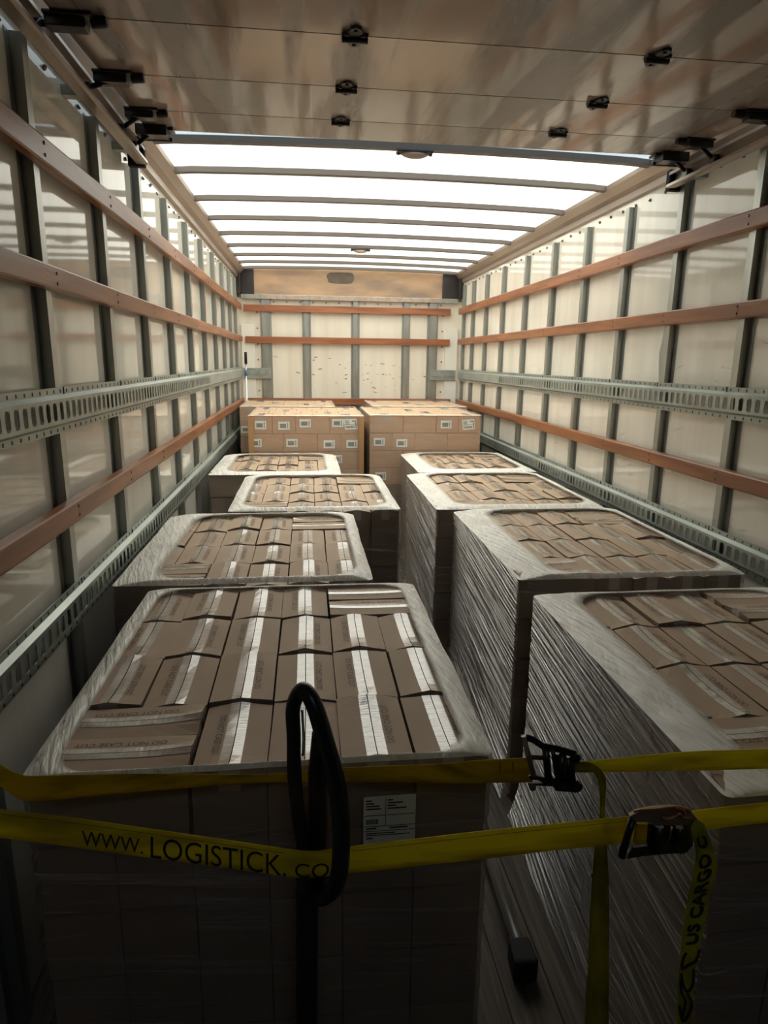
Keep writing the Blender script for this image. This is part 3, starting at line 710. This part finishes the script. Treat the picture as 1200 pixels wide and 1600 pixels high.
def stack(nm, x0, x1, y0, y1, seed, rims, wrlab, cr=0.13, **kw):
    R.seed(seed)
    cw = (x1-x0)/6; rd = (y1-y0)/4; z = ZT-CH; grp = 'taped cartons on top of the wrapped stacks'
    for j in range(4):
        yc = y0+rd*(j+.5); cols = range(6)
        if j == 0: cols = range(2, 6)
        if j == 3: cols = range(0, 4)
        for i in cols:
            lab = 'taped brown carton, %s row, %s from left, on the %s' % (ROWN[j], ordinal(i if j else i-1), nm)
            gz = R.uniform(-0.012, -0.002)
            put_carton(x0+cw*(i+.5)+R.uniform(-.0015, .0015), yc+R.uniform(-.004, .004), z+gz, 0, (cw-0.004)/0.142, (rd-0.010)/0.255, lab, grp)
        if j in (0, 3):
            xc = x0+cw if j == 0 else x1-cw
            for q in (0, 1):
                lab = '%s crosswise carton at the %s corner of the %s' % (('nearer', 'farther')[q], 'front left' if j == 0 else 'back right', nm)
                put_carton(xc+R.uniform(-.003, .003), y0+rd*(j+.25+.5*q), z+R.uniform(-.003, .003), math.pi/2, (rd/2-0.004)/0.142, (2*cw-0.006)/0.255, lab, grp)
    lower_layers(x0, x1, y0, y1, ZT-CH-0.004, 6, 4)
    wood_pallet(x0, x1, y0, y1, 'wooden pallet under the %s' % nm)
    wrap(x0, x1, y0, y1, ZT, rims, seed, wrlab, cr=cr, **kw)
S = 'stretch film around the %s, %s'
stack('nearest left stack', -1.03, -0.148, 1.135, 2.15, 1, (0.045, 0.05, 0.002, 0.015), S % ('nearest left stack', 'narrow milky rim'), cr=0.08, lip=0.005)
stack('second left stack', -1.165, -0.285, 2.205, 3.215, 2, (0.14, 0.05, 0.02, 0.015), S % ('second left stack', 'wide rim on its left side'))
stack('third left stack', -0.905, -0.03, 3.32, 4.33, 3, (0.07, 0.06, 0.03, 0.015), S % ('third left stack', 'set closer to the aisle'), cr=0.14)
stack('fourth left stack', -1.16, -0.285, 4.42, 5.33, 4, (0.12, 0.10, 0.05, 0.02), S % ('fourth left stack', 'crumpled clear front'))
stack('nearest right stack', 0.25, 1.13, 0.965, 2.0, 5, (0.115, 0.06, 0.003, 0.02), S % ('nearest right stack', 'cut by the picture edge'), cr=0.12, lip=0.006)
stack('second right stack', 0.25, 1.11, 2.16, 3.235, 6, (0.15, 0.04, 0.02, 0.015), S % ('second right stack', 'broad white left rim'))
stack('third right stack', 0.172, 1.08, 3.30, 4.36, 7, (0.13, 0.05, 0.05, 0.015), S % ('third right stack', 'jutting into the aisle'))
stack('fourth right stack', 0.27, 1.11, 4.46, 5.36, 8, (0.13, 0.07, 0.07, 0.02), S % ('fourth right stack', 'white sagging front rim'))

# ---- four bare-sided stacks at the far end
def far_stack(nm, x0, x1, y0, y1, ztop, faces, seed, tops, wl):
    R.seed(seed); W_ = x1-x0; z = ztop-CH+0.006; grp = 'labelled cartons in the far stacks'
    h = 0.143; rd = (y1-y0)/4
    for j in range(4):
        ws = faces[0] if j == 0 else tops[(j-1) % len(tops)]
        x = x0; s = W_/sum(ws)
        for i, w_ in enumerate(ws):
            w2 = w_*s; lab = 'brown carton, %s row, %s from left, on the %s' % (ROWN[j], ordinal(i), nm)
            hgt = h/CH
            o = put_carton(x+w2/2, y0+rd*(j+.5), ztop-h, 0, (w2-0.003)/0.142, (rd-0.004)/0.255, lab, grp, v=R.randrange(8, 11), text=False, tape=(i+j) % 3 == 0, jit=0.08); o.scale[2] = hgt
            FB[(nm, 0, i, j)] = (o, x, w2)
            x += w2
    for l, ws in enumerate(faces[1:], 1):
        x = x0; s = W_/sum(ws); zb = ztop-h-(h+0.002)*l
        for i, w_ in enumerate(ws):
            w2 = w_*s; bm = bmesh.new(); box(bm, -w2/2+0.001, w2/2-0.001, -rd/2+0.002, rd/2, 0, h-0.001)
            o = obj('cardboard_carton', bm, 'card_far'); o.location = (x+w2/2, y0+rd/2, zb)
            tag(o, 'carton in the face of the %s, %s layer down, %s from left' % (nm, ordinal(l), ordinal(i)), 'carton', grp)
            FB[(nm, l, i, 0)] = (o, x, w2)
            x += w2
    k = len(faces)
    zt = ztop-h-0.002; nl = 0
    while zt > 0.13:
        zb = max(zt-h+0.002, 0.118)
        for i in range(4):
            for j in range(4):
                if 0 < i < 3 and 0 < j < 3: continue
                if j == 0 and nl < k-1: continue
                box(lower, x0+W_*i/4+.001, x0+W_*(i+1)/4-.001, y0+rd*j+.002, y0+rd*(j+1)-.002, zb, zt)
        zt -= h+0.002; nl += 1
    wood_pallet(x0, x1, y0, y1, 'wooden pallet under the %s' % nm)
    wrap(x0, x1, y0, y1, ztop, (0.02, 0.02, 0.012, 0.012), seed, wl, ms=('film_thin', 'film_thin_top'), cr=0.02, flare=0.0, lip=0.004, ground=0.12)
FB = {}
A_, B_ = 0.19, 0.28
far_stack('far left stack', -0.975, -0.045, 5.40, 6.38, 1.200, [[A_, A_, B_, B_], [B_, B_, A_, A_], [A_, B_, A_, B_], [B_, A_, B_, A_]], 21, [[B_, B_, A_, A_], [A_, A_, B_, B_], [A_, B_, B_, A_]], 'thin clear film around the far left stack in front of the last one')
far_stack('far right stack', 0.010, 0.950, 5.42, 6.38, 1.205, [[B_, B_, A_, A_], [A_, A_, B_, B_], [B_, A_, A_, B_], [A_, B_, B_, A_]], 22, [[A_, A_, B_, B_], [B_, B_, A_, A_], [B_, A_, A_, B_]], 'thin clear film around the far right stack in front of the last one')
far_stack('last left stack', -1.150, -0.235, 6.46, 7.44, 1.200, [[A_, A_, B_, B_], [A_, A_, B_, B_], [B_, B_, A_, A_]], 23, [[B_, B_, A_, A_], [A_, B_, B_, A_]], 'thin clear film around the last left stack at the back wall')
far_stack('last right stack', 0.140, 1.080, 6.46, 7.44, 1.205, [[B_, B_, A_, A_]], 24, [[A_, A_, B_, B_], [B_, B_, A_, A_]], 'thin clear film around the last right stack at the back wall')
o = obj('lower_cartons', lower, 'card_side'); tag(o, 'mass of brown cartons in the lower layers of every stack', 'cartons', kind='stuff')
def face_label(key, fx, dz=0.07, big=False, tilt=0.0):
    o, x, w2 = FB[key]
    # parent scale differs for the tented cartons: place via inverse scale
    sx, sy, sz = o.scale
    rd = 0.2425
    y = (-0.2555/2-0.002) if key[1] == 0 else (-(6.38-5.40)/8+0.002-0.0005)
    w_, h_ = (0.105, 0.085) if big else (0.092, 0.066)
    if key[1] == 0: ship_label(o, (fx-0.5)*w2/sx, y, dz/sz, w_/sx, h_/sz, big, tilt)
    else: ship_label(o, (fx-0.5)*w2, y, dz, w_, h_, big, tilt)
L = 'far left stack'
face_label((L, 0, 0, 0), 0.5); face_label((L, 0, 1, 0), 0.5, 0.066); face_label((L, 0, 2, 0), 0.28, 0.085); face_label((L, 0, 3, 0), 0.24, 0.088); face_label((L, 0, 3, 0), 0.62, 0.078, True, -0.08)
face_label((L, 1, 0, 0), 0.19); face_label((L, 1, 1, 0), 0.24); face_label((L, 1, 2, 0), 0.5, 0.058); face_label((L, 1, 3, 0), 0.5, 0.06); face_label((L, 2, 3, 0), 0.20, 0.08)
Rr = 'far right stack'
face_label((Rr, 0, 2, 0), 0.44, 0.07); face_label((Rr, 0, 3, 0), 0.45, 0.07, True, -0.10)
face_label((Rr, 1, 0, 0), 0.42, 0.07); face_label((Rr, 1, 1, 0), 0.42, 0.06); face_label((Rr, 3, 0, 0), 0.5, 0.07)
face_label(('last left stack', 1, 0, 0), 0.30, 0.07)
# kraft edge boards on the corners of the far left stack
for x, lab in ((-0.975, 'front left'), (-0.045, 'front right')):
    s = 1 if x < -0.5 else -1; bm = bmesh.new()
    box(bm, *sorted((x-s*0.004, x+s*0.040)), 5.385, 5.389, 0.14, 1.192); box(bm, *sorted((x-s*0.004, x-s*0.0005)), 5.389, 5.43, 0.14, 1.192)
    o = obj('edge_board', bm, 'kraft'); tag(o, 'upright kraft edge board on the %s corner of the far left stack' % lab, 'edge board', 'kraft edge boards')

# shipping note on the dark front of the nearest left stack
e = empty('paper_note', P(604, 1316, 1.118)); tag(e, 'grey printed delivery note behind the film on the nearest left stack', 'paper label')
q = [P(568, 1246, 1.118), P(650, 1246, 1.118), P(645, 1352, 1.118), P(561, 1352, 1.118)]
x0, x1, zt, zb = q[0][0]-e.location[0], q[1][0]-e.location[0], q[0][2]-e.location[2], q[3][2]-e.location[2]
bm = bmesh.new(); box(bm, x0, x1, 0.0, 0.001, zb, zt); obj('sheet', bm, 'label', e)
bm = bmesh.new(); ww, hh = x1-x0, zt-zb
def ln(u0, u1, v, t=0.006): box(bm, x0+ww*u0, x0+ww*u1, -0.0008, 0.0, zt-hh*(v+t), zt-hh*v)
ln(.02, .98, .27); ln(.02, .98, .43); ln(.02, .98, .50)
box(bm, x0+ww*.42, x0+ww*.43, -0.0008, 0.0, zt-hh*.43, zt-hh*.02)
for k, (a, b2) in enumerate(((.05, .16), (.05, .2), (.05, .3), (.05, .34))): ln(a, b2, .05+k*.04, .016)
for k, (a, b2) in enumerate(((.46, .56), (.46, .75), (.46, .62), (.46, .82))): ln(a, b2, .05+k*.04, .016)
for a in np.arange(.05, .29, .022): box(bm, x0+ww*a, x0+ww*(a+.013), -0.0008, 0.0, zt-hh*.40, zt-hh*.33)
ln(.05, .25, .455, .018); ln(.5, .85, .455, .018); ln(.05, .6, .53, .012); ln(.05, .9, .56, .010); ln(.05, .18, .60, .016)
obj('print', bm, 'ink', e)

# ------------------------------------------------------------------ ratchet straps
def ribbon(name, pts, m_, parent, thick=0.0016, k=6, ends=(None, None)):
    """pts: (px, py_top, py_bot, y) along the strap; returns object and a mapping (s, t) -> point"""
    # strap ends carry on to the side walls: (x, z top, z bottom, y) given as world points
    T = [Vector(P(a, b, y)) for a, b, c, y in pts]; B = [Vector(P(a, c, y)) for a, b, c, y in pts]
    if ends[0]: x, zt, zb, y = ends[0]; T.insert(0, Vector((x, y, zt))); B.insert(0, Vector((x, y, zb)))
    if ends[1]: x, zt, zb, y = ends[1]; T.append(Vector((x, y, zt))); B.append(Vector((x, y, zb)))
    T = spline(T, k); B = spline(B, k)
    bm = bmesh.new(); prev = None
    for a, b in zip(T, B):
        cur = [bm.verts.new(a.lerp(b, q/4)+Vector((0, 0.0012*math.sin(q*math.pi/2), 0))) for q in range(5)]
        if prev:
            for q in range(4): bm.faces.new((prev[q], prev[q+1], cur[q+1], cur[q]))
        prev = cur
    o = obj(name, bm, m_, parent, smooth=True, solid=thick)
    return o, T, B
def ribbon_v(name, pts, m_, parent, thick=0.0016, k=6):
    """hanging tail: pts (px_left, py_left, px_right, py_right, y)"""
    T = spline([P(a, b, y) for a, b, c, d, y in pts], k); B = spline([P(c, d, y) for a, b, c, d, y in pts], k)
    bm = bmesh.new(); prev = None
    for a, b in zip(T, B):
        cur = [bm.verts.new(a.lerp(b, q/4)+Vector((0, 0.003*math.sin(q*math.pi/4), 0))) for q in range(5)]
        if prev:
            for q in range(4): bm.faces.new((prev[q], prev[q+1], cur[q+1], cur[q]))
        prev = cur
    o = obj(name, bm, m_, parent, smooth=True, solid=thick)
    return o, T, B
def local0(o, e): o.location = tuple(-c for c in e.location)
def quad_text(s, corners, name, m_, parent, off=0.003):
    """lettering filling the quad bl, br, tr, tl (world points)"""
    V, F = text_mesh(s, name); bl, br, tr, tl = [Vector(c) for c in corners]
    me = bpy.data.meshes.new(name)
    pts = [(bl.lerp(br, u)).lerp(tl.lerp(tr, u), v)+Vector((0, -off, 0)) for u, v in V]
    me.from_pydata([tuple(p) for p in pts], [], F); me.materials.append(M[m_])
    o = bpy.data.objects.new(name, me); C.objects.link(o); o.parent = parent; local0(o, parent); return o
def prism(bm, pix, ya, yb, mi=0):
    a = [bm.verts.new(P(x, y, ya)) for x, y in pix]
    b = [bm.verts.new(tuple(Vector(P(x, y, ya))+Vector((0, yb-ya, 0)))) for x, y in pix]
    bm.faces.new(a).material_index = mi; bm.faces.new(b).material_index = mi
    for k in range(len(pix)):
        bm.faces.new((a[k], a[(k+1) % len(pix)], b[(k+1) % len(pix)], b[k])).material_index = mi

# upper strap
up = empty('ratchet_strap', P(865, 1195, 0.90)); tag(up, 'upper yellow ratchet strap stretched across the load, worn amber on its left half', 'strap')
YU = 0.93
o, _, _ = ribbon('webbing', [(-60, 1165, 1200, 0.985), (0, 1195, 1228, 0.975), (34, 1211, 1249, 0.97), (75, 1212, 1250, 0.98), (225, 1209, 1236, 1.01), (400, 1210, 1223, 1.04), (480, 1205, 1222, 1.045), (555, 1199, 1221, 1.03), (680, 1194, 1223, 0.975), (750, 1188, 1223, 0.93), (832, 1184, 1222, 0.925)], 'amber', up, ends=((-1.238, 1.12, 1.07, 1.0), None)); local0(o, up); o['label'] = 'worn amber webbing'
o, _, _ = ribbon('webbing', [(890, 1190, 1205, 0.915), (919, 1189, 1207, 0.915), (945, 1187, 1206, 0.915), (1069, 1175, 1204, 0.91), (1200, 1170.6, 1200.6, 0.905), (1320, 1164, 1196, 0.90)], 'yellow', up, ends=(None, (1.238, 1.09, 1.04, 0.88))); local0(o, up)
for ax in (780, 800):
    bm = bmesh.new(); prism(bm, [(ax, 1190), (ax+2, 1190), (ax+3, 1221), (ax+1, 1221)], 0.924, 0.925); o = obj('stitching', bm, 'stitch', up); local0(o, up)
o, _, _ = ribbon_v('loose_tail', [(893, 1197, 893, 1206, 0.905), (905, 1190, 903, 1207, 0.895), (925, 1193, 922, 1206, 0.885), (941, 1206, 930, 1212, 0.885), (947, 1224, 936, 1229, 0.895), (945, 1270, 937, 1277, 0.915), (949, 1330, 928, 1341, 0.925), (952, 1420, 922, 1430, 0.93), (951, 1500, 919, 1500, 0.935), (951, 1600, 914, 1600, 0.935), (950, 1700, 912, 1700, 0.94)], 'mustard', up); local0(o, up)
rb = empty('ratchet_buckle', (0, 0, 0)); rb.parent = up
def rpart(name, f, m_, root=rb, e=up, bev=0.0):
    bm = bmesh.new(); f(bm); o = obj(name, bm, m_, root, bevel=bev); local0(o, e); return o
def side_top(bm):
    prism(bm, [(814, 1150), (824, 1148), (836, 1152), (850, 1162), (872, 1166), (900, 1174), (903, 1182), (907, 1192), (900, 1194), (894, 1183), (872, 1176), (848, 1172), (832, 1161), (818, 1156)], 0.895, 0.898)
def side_bot(bm):
    prism(bm, [(826, 1213), (832, 1211), (848, 1215), (868, 1217), (890, 1222), (904, 1222), (911, 1228), (908, 1235), (898, 1238), (868, 1236), (864, 1229), (846, 1228), (826, 1227), (826, 1224), (850, 1224), (840, 1219), (829, 1218)], 0.888, 0.891)
rpart('side_plate', side_top, 'ratchet'); rpart('side_plate', side_bot, 'ratchet')
rpart('handle_bar', lambda bm: tube(bm, [P(818, 1150, 0.893), P(826, 1182, 0.888), P(834, 1212, 0.886)], 0.0042, 10), 'plate')
rpart('cross_pin', lambda bm: tube(bm, [P(829, 1183, 0.892), P(852, 1184, 0.898)], 0.004, 10), 'ratchet')
for (xa, ya), (xb, yb), rad in (((852, 1168), (857, 1216), 0.006), ((863, 1167), (870, 1214), 0.0035), ((876, 1176), (880, 1218), 0.009), ((892, 1182), (897, 1221), 0.0035), ((887, 1182), (890, 1220), 0.005)):
    rpart('spindle', lambda bm: tube(bm, [P(xa, ya, 0.898), P(xb, yb, 0.892)], rad, 12), 'ratchet')
def gear(bm, cx, cy, y, r, teeth=12):
    c = Vector(P(cx, cy, y)); ring = []
    for k in range(teeth*2):
        a = math.pi*k/teeth; rr = r*(1 if k % 2 else 0.8); ring.append((c.x+rr*math.cos(a), c.z+rr*math.sin(a)))
    a = [bm.verts.new((x, y-0.003, z)) for x, z in ring]; b = [bm.verts.new((x, y+0.003, z)) for x, z in ring]
    bm.faces.new(a); bm.faces.new(b)
    for k in range(len(a)): bm.faces.new((a[k], a[(k+1) % len(a)], b[(k+1) % len(a)], b[k]))
rpart('gear_wheel', lambda bm: gear(bm, 901, 1229, 0.885, 0.010), 'ratchet'); rpart('gear_wheel', lambda bm: gear(bm, 899, 1184, 0.892, 0.009), 'ratchet')
rpart('bolt', lambda bm: tube(bm, [P(832, 1230, 0.890), P(832, 1230, 0.880)], 0.006, 10), 'ratchet')

# lower strap
lo = empty('ratchet_strap', P(1040, 1295, 0.88)); tag(lo, 'lower yellow strap printed with a web address, ratchet at its right end', 'strap')
LP = [(-80, 1249, 1292, 0.945), (0, 1264.5, 1308, 0.94), (100, 1276, 1321, 0.937), (206, 1291, 1336, 0.933), (330, 1309, 1352, 0.93), (446, 1326, 1369, 0.927), (490, 1330, 1371, 0.926), (530, 1325, 1366, 0.922), (640, 1312, 1354, 0.915), (760, 1298, 1341, 0.905), (880, 1286, 1327, 0.90), (990, 1275, 1316, 0.895)]
o, T, B = ribbon('webbing', LP, 'yellow', lo, ends=((-1.238, 1.04, 0.99, 0.96), None)); local0(o, lo)
def lp(px, t):
    """point on the lower strap at picture column px, t = 0 bottom .. 1 top"""
    for a, b in zip(LP, LP[1:]):
        if a[0] <= px <= b[0]:
            u = (px-a[0])/(b[0]-a[0]); return P(px, (a[1]+(b[1]-a[1])*u)*t+(a[2]+(b[2]-a[2])*u)*(1-t), a[3]+(b[3]-a[3])*u)
def strap_text(s, x0, x1, t0, t1, lift=0.0035):
    V, F = text_mesh(s, 'printed_text'); me = bpy.data.meshes.new('printed_text'); pts = []
    for u, v in V:
        q = Vector(lp(x0+(x1-x0)*u, t0+(t1-t0)*v)); pts.append((q.x, q.y-lift, q.z))
    me.from_pydata(pts, [], F); me.materials.append(M['ink']); o = bpy.data.objects.new('printed_text', me); C.objects.link(o); o.parent = lo; local0(o, lo)
    o['label'] = 'black lettering'
strap_text('WWW.', 129, 224, 0.14, 0.66); strap_text('LOGISTICK.', 236, 447, 0.04, 0.80); strap_text('CO', 461, 514, 0.02, 0.56)
# stitched line near the upper edge
for x0, x1 in ((0, 446), (545, 980)):
    bm = bmesh.new(); prev = None
    for x in np.linspace(x0, x1, 24):
        cur = [bm.verts.new(tuple(Vector(lp(x, t))+Vector((0, -0.003, 0)))) for t in (0.865, 0.885)]
        if prev: bm.faces.new((prev[0], prev[1], cur[1], cur[0]))
        prev = cur
    o = obj('stitching', bm, 'stitch', lo); local0(o, lo)
o, _, _ = ribbon('webbing', [(1070, 1268, 1299, 0.892), (1102, 1264.5, 1296, 0.892), (1200, 1254, 1285, 0.885), (1320, 1243, 1275, 0.88)], 'yellow', lo, ends=(None, (1.238, 1.02, 0.97, 0.87))); local0(o, lo)
rb2 = empty('ratchet_buckle', (0, 0, 0)); rb2.parent = lo
def lpart(name, f, m_, bev=0.0): return rpart(name, f, m_, rb2, lo, bev)
lpart('cover_plate', lambda bm: prism(bm, [(984, 1276), (1000, 1268), (1019, 1264), (1050, 1261), (1078, 1266), (1090, 1280), (1089, 1292), (1075, 1290), (1040, 1290), (1022, 1290), (1012, 1285), (993, 1285)], 0.872, 0.880), 'plate', 0.001)
lpart('side_plate', lambda bm: prism(bm, [(1014, 1288), (1084, 1290), (1082, 1322), (1070, 1333), (1046, 1334), (1004, 1338), (980, 1342), (990, 1325), (1012, 1322)], 0.886, 0.890), 'ratchet')
lpart('handle_bar', lambda bm: tube(bm, [P(989, 1279, 0.876), P(980, 1308, 0.874), P(971, 1339, 0.872)], 0.006, 10), 'black')
lpart('web_spool', lambda bm: prism(bm, [(996, 1288), (1012, 1288), (1010, 1318), (992, 1318)], 0.882, 0.889), 'amber')
for (xa, ya), (xb, yb), rad, mm in (((1050, 1292), (1044, 1318), 0.0018, 'rust'), ((1062, 1292), (1060, 1322), 0.006, 'ratchet'), ((1030, 1290), (1026, 1330), 0.007, 'ratchet')):
    lpart('spindle', lambda bm: tube(bm, [P(xa, ya, 0.880), P(xb, yb, 0.880)], rad, 10), mm)
lpart('gear_wheel', lambda bm: gear(bm, 1066, 1322, 0.878, 0.014), 'ratchet')
lpart('worn_edge', lambda bm: (tube(bm, spline([P(990, 1268, 0.870), P(999, 1266, 0.868), P(1019, 1265, 0.869), P(1045, 1262, 0.868), P(1060, 1261, 0.868), P(1079, 1267, 0.87)], 4), 0.0022, 8), tube(bm, spline([P(1034, 1277, 0.868), P(1042, 1280, 0.867), P(1054, 1276, 0.867), P(1062, 1272, 0.866), P(1068, 1277, 0.867), P(1078, 1278, 0.868)], 4), 0.0025, 8), tube(bm, [P(1055, 1261, 0.867), P(1068, 1266, 0.867), P(1070, 1274, 0.867)], 0.003, 8)), 'rust')
TL = [(1083, 1284, 1098, 1284, 0.868), (1080, 1297, 1103, 1293, 0.862), (1087, 1330, 1114, 1325, 0.862), (1084, 1362, 1120, 1352, 0.868), (1075, 1401, 1110, 1393, 0.875), (1067, 1452, 1100, 1450, 0.88), (1061, 1514, 1087, 1514, 0.88), (1057, 1600, 1080, 1600, 0.88), (1054, 1700, 1078, 1700, 0.88)]
o, T2, B2 = ribbon_v('loose_tail', TL, 'olive', lo); local0(o, lo); o['label'] = 'olive strap tail hanging loose'
def tlp(s, t):
    """s: picture row, t across from left edge 0 to right edge 1"""
    for a, b in zip(TL, TL[1:]):
        ra, rbb = (a[1]+a[3])/2, (b[1]+b[3])/2
        if ra <= s <= rbb:
            u = (s-ra)/(rbb-ra); A = [a[i]+(b[i]-a[i])*u for i in range(5)]
            return Vector(P(A[0], A[1], A[4])).lerp(Vector(P(A[2], A[3], A[4])), t)+Vector((0, 0.003*math.sin(t*math.pi), 0))
def tail_text(s, r0, r1, t0, t1, bold=True):
    V, F = text_mesh(s, 'printed_text'); me = bpy.data.meshes.new('printed_text'); pts = []; faces = []
    copies = ((0, 0), (0.9, 0.02), (-0.9, -0.02), (0, 0.05), (0, -0.05)) if bold else ((0, 0),)
    for ci, (dr, dt) in enumerate(copies):
        n0 = len(pts)
        for u, v in V:
            q = tlp(r0+(r1-r0)*u+dr, (1-(t0+(t1-t0)*v))+dt); pts.append((q.x, q.y-0.0042-0.0001*ci, q.z))
        faces += [tuple(n0+i for i in f) for f in F]
    me.from_pydata(pts, [], faces); me.materials.append(M['ink']); o = bpy.data.objects.new('printed_text', me); C.objects.link(o); o.parent = lo; local0(o, lo)
tail_text('US CARGO C', 1474, 1306, 0.26, 0.80)
def squig(pts, r=0.0022):
    bm = bmesh.new(); tube(bm, spline([tlp(a, b)-Vector((0, 0.0035, 0)) for a, b in pts], 5), r, 6); o = obj('printed_mark', bm, 'ink', lo); local0(o, lo)
squig([(1483, 0.92), (1500, 0.86), (1508, 0.5), (1512, 0.12), (1495, 0.16), (1488, 0.30)]); squig([(1514, 0.85), (1532, 0.88), (1545, 0.75), (1548, 0.5), (1535, 0.25), (1520, 0.1)]); squig([(1530, 0.1), (1550, 0.2), (1565, 0.5), (1590, 0.35)]); squig([(1552, 0.6), (1568, 0.9), (1585, 0.75), (1595, 0.4), (1570, 0.1)])

# ------------------------------------------------------------------ pallet jack handle in the foreground
pj = empty('pallet_jack', (P(480, 1500, 1.0)[0], 1.0, 0.0)); tag(pj, 'black pallet jack with upright loop handle before the nearest left stack', 'pallet jack')
def jp(name, bm, m_, **k): o = obj(name, bm, m_, pj, **k); local0(o, pj); return o
loop = [(470, 1079, 0.925), (458, 1105, 0.945), (459, 1150, 0.96), (460, 1210, 0.975), (467, 1280, 0.985), (476, 1335, 0.99), (484, 1385, 0.99), (497, 1403, 0.97), (512, 1399, 0.92), (527, 1378, 0.885), (533, 1330, 0.873), (532, 1270, 0.870), (524, 1215, 0.874), (509, 1160, 0.885), (494, 1110, 0.90), (482, 1085, 0.912)]
lpts = [P(*q) for q in loop]
pts = [Vector(p) for p in lpts]; n = len(pts); sm_ = []
for i in range(n):
    p0, p1, p2, p3 = pts[i-1], pts[i], pts[(i+1) % n], pts[(i+2) % n]
    for j in range(6):
        t = j/6; sm_.append(0.5*((2*p1)+(p2-p0)*t+(2*p0-5*p1+4*p2-p3)*t*t+(3*p1-p0-3*p2+p3)*t**3))
bm = bmesh.new(); rr_ = []
for i in range(len(sm_)):
    k = i/len(sm_); rr_.append(0.0118 if k < 0.40 else 0.0118+0.0025*math.sin((k-0.40)/0.60*math.pi))
tube(bm, sm_, rr_, 20, closed=True); jp('loop_handle', bm, 'black')
a = Vector(P(480, 1395, 1.0)); b = Vector((P(475, 1600, 1.0)[0]+0.002, 1.0, 0.24))
bm = bmesh.new(); tube(bm, [a+(a-b).normalized()*0.02, b], 0.0275, 4); jp('shaft', bm, 'black', bevel=0.003)
bm = bmesh.new(); tube(bm, [P(497, 1142, 0.995), P(497, 1200, 0.995), P(495, 1390, 0.995)], [0.010, 0.0165, 0.0165], 8); jp('inner_bar', bm, 'black')
bm = bmesh.new(); tube(bm, spline([P(472, 1108, 0.95), P(474, 1150, 0.955), P(473, 1180, 0.96)], 4), 0.0022, 8); jp('release_rod', bm, 'tube')  # bright rod added to stand in for a bright gap beside the bar
bm = bmesh.new(); tube(bm, [(b.x, 1.0, 0.07), (b.x, 1.0, 0.28)], [0.05, 0.035], 20); box(bm, b.x-0.09, b.x+0.09, 0.97, 1.03, 0.16, 0.20); jp('pump_housing', bm, 'black')
for s in (-1, 1):
    bm = bmesh.new(); tube(bm, [(b.x+s*0.03, 1.0, 0.075), (b.x+s*0.08, 1.0, 0.075)], 0.074, 24); jp('wheel', bm, 'rubber')

# ------------------------------------------------------------------ load bar lying on the aisle floor
def PZ(px, py, z):
    v = rt2*((px-600)/FPX)+dn2*((py-800)/FPX)+fw; t = (z-CAM[2])/v[2]; return Vector(CAM+v*t)
lb = empty('load_bar', PZ(808, 1478, 0.05)); tag(lb, 'silver tubular load bar with black rubber foot on the aisle floor', 'load bar')
f0 = PZ(809, 1472, 0.050); f1 = PZ(776, 1372, 0.050); d = (f1-f0); d.z = 0; d.normalize()
bm = bmesh.new(); tube(bm, [f0-d*0.03, f0+d*1.6], 0.0185, 20); o = obj('tube', bm, 'tube', lb); local0(o, lb)
bm = bmesh.new(); side = Vector((d.y, -d.x, 0)); c0 = f0-d*0.002
vs = []
for dd, hw in ((0, 0.026), (-0.012, 0.031), (-0.075, 0.034), (-0.085, 0.030)):
    for sx, zz in ((-1, 0.004), (1, 0.004), (1, 0.072), (-1, 0.072)): 
        p = c0+d*dd+side*hw*sx; vs.append(bm.verts.new((p.x, p.y, zz if zz < 0.01 else zz-0.008*(dd < -0.08))))
for k in range(3):
    for q in range(4): bm.faces.new((vs[k*4+q], vs[k*4+(q+1) % 4], vs[k*4+4+(q+1) % 4], vs[k*4+4+q]))
bm.faces.new(vs[:4]); bm.faces.new(vs[-4:]); o = obj('rubber_foot', bm, 'rubber', lb, bevel=0.006); local0(o, lb)

# broom-like bar leaning in the far left corner
e = empty('corner_bar', (-1.175, 7.45, 0)); tag(e, 'thin silver bar with black grip and blue tape in the far left corner', 'bar')
bm = bmesh.new(); tube(bm, [(0.0, 0, 0), (0.012, 0, 1.62)], 0.007, 10); obj('rod', bm, 'tube', e)
bm = bmesh.new(); tube(bm, [(0.012, 0, 1.595), (0.012, 0, 1.72)], [0.016, 0.015], 12); obj('grip', bm, 'rubber', e)
bm = bmesh.new(); tube(bm, [(0.011, 0, 1.47), (0.012, 0, 1.53)], 0.012, 12); obj('blue_tape', bm, 'blue', e)
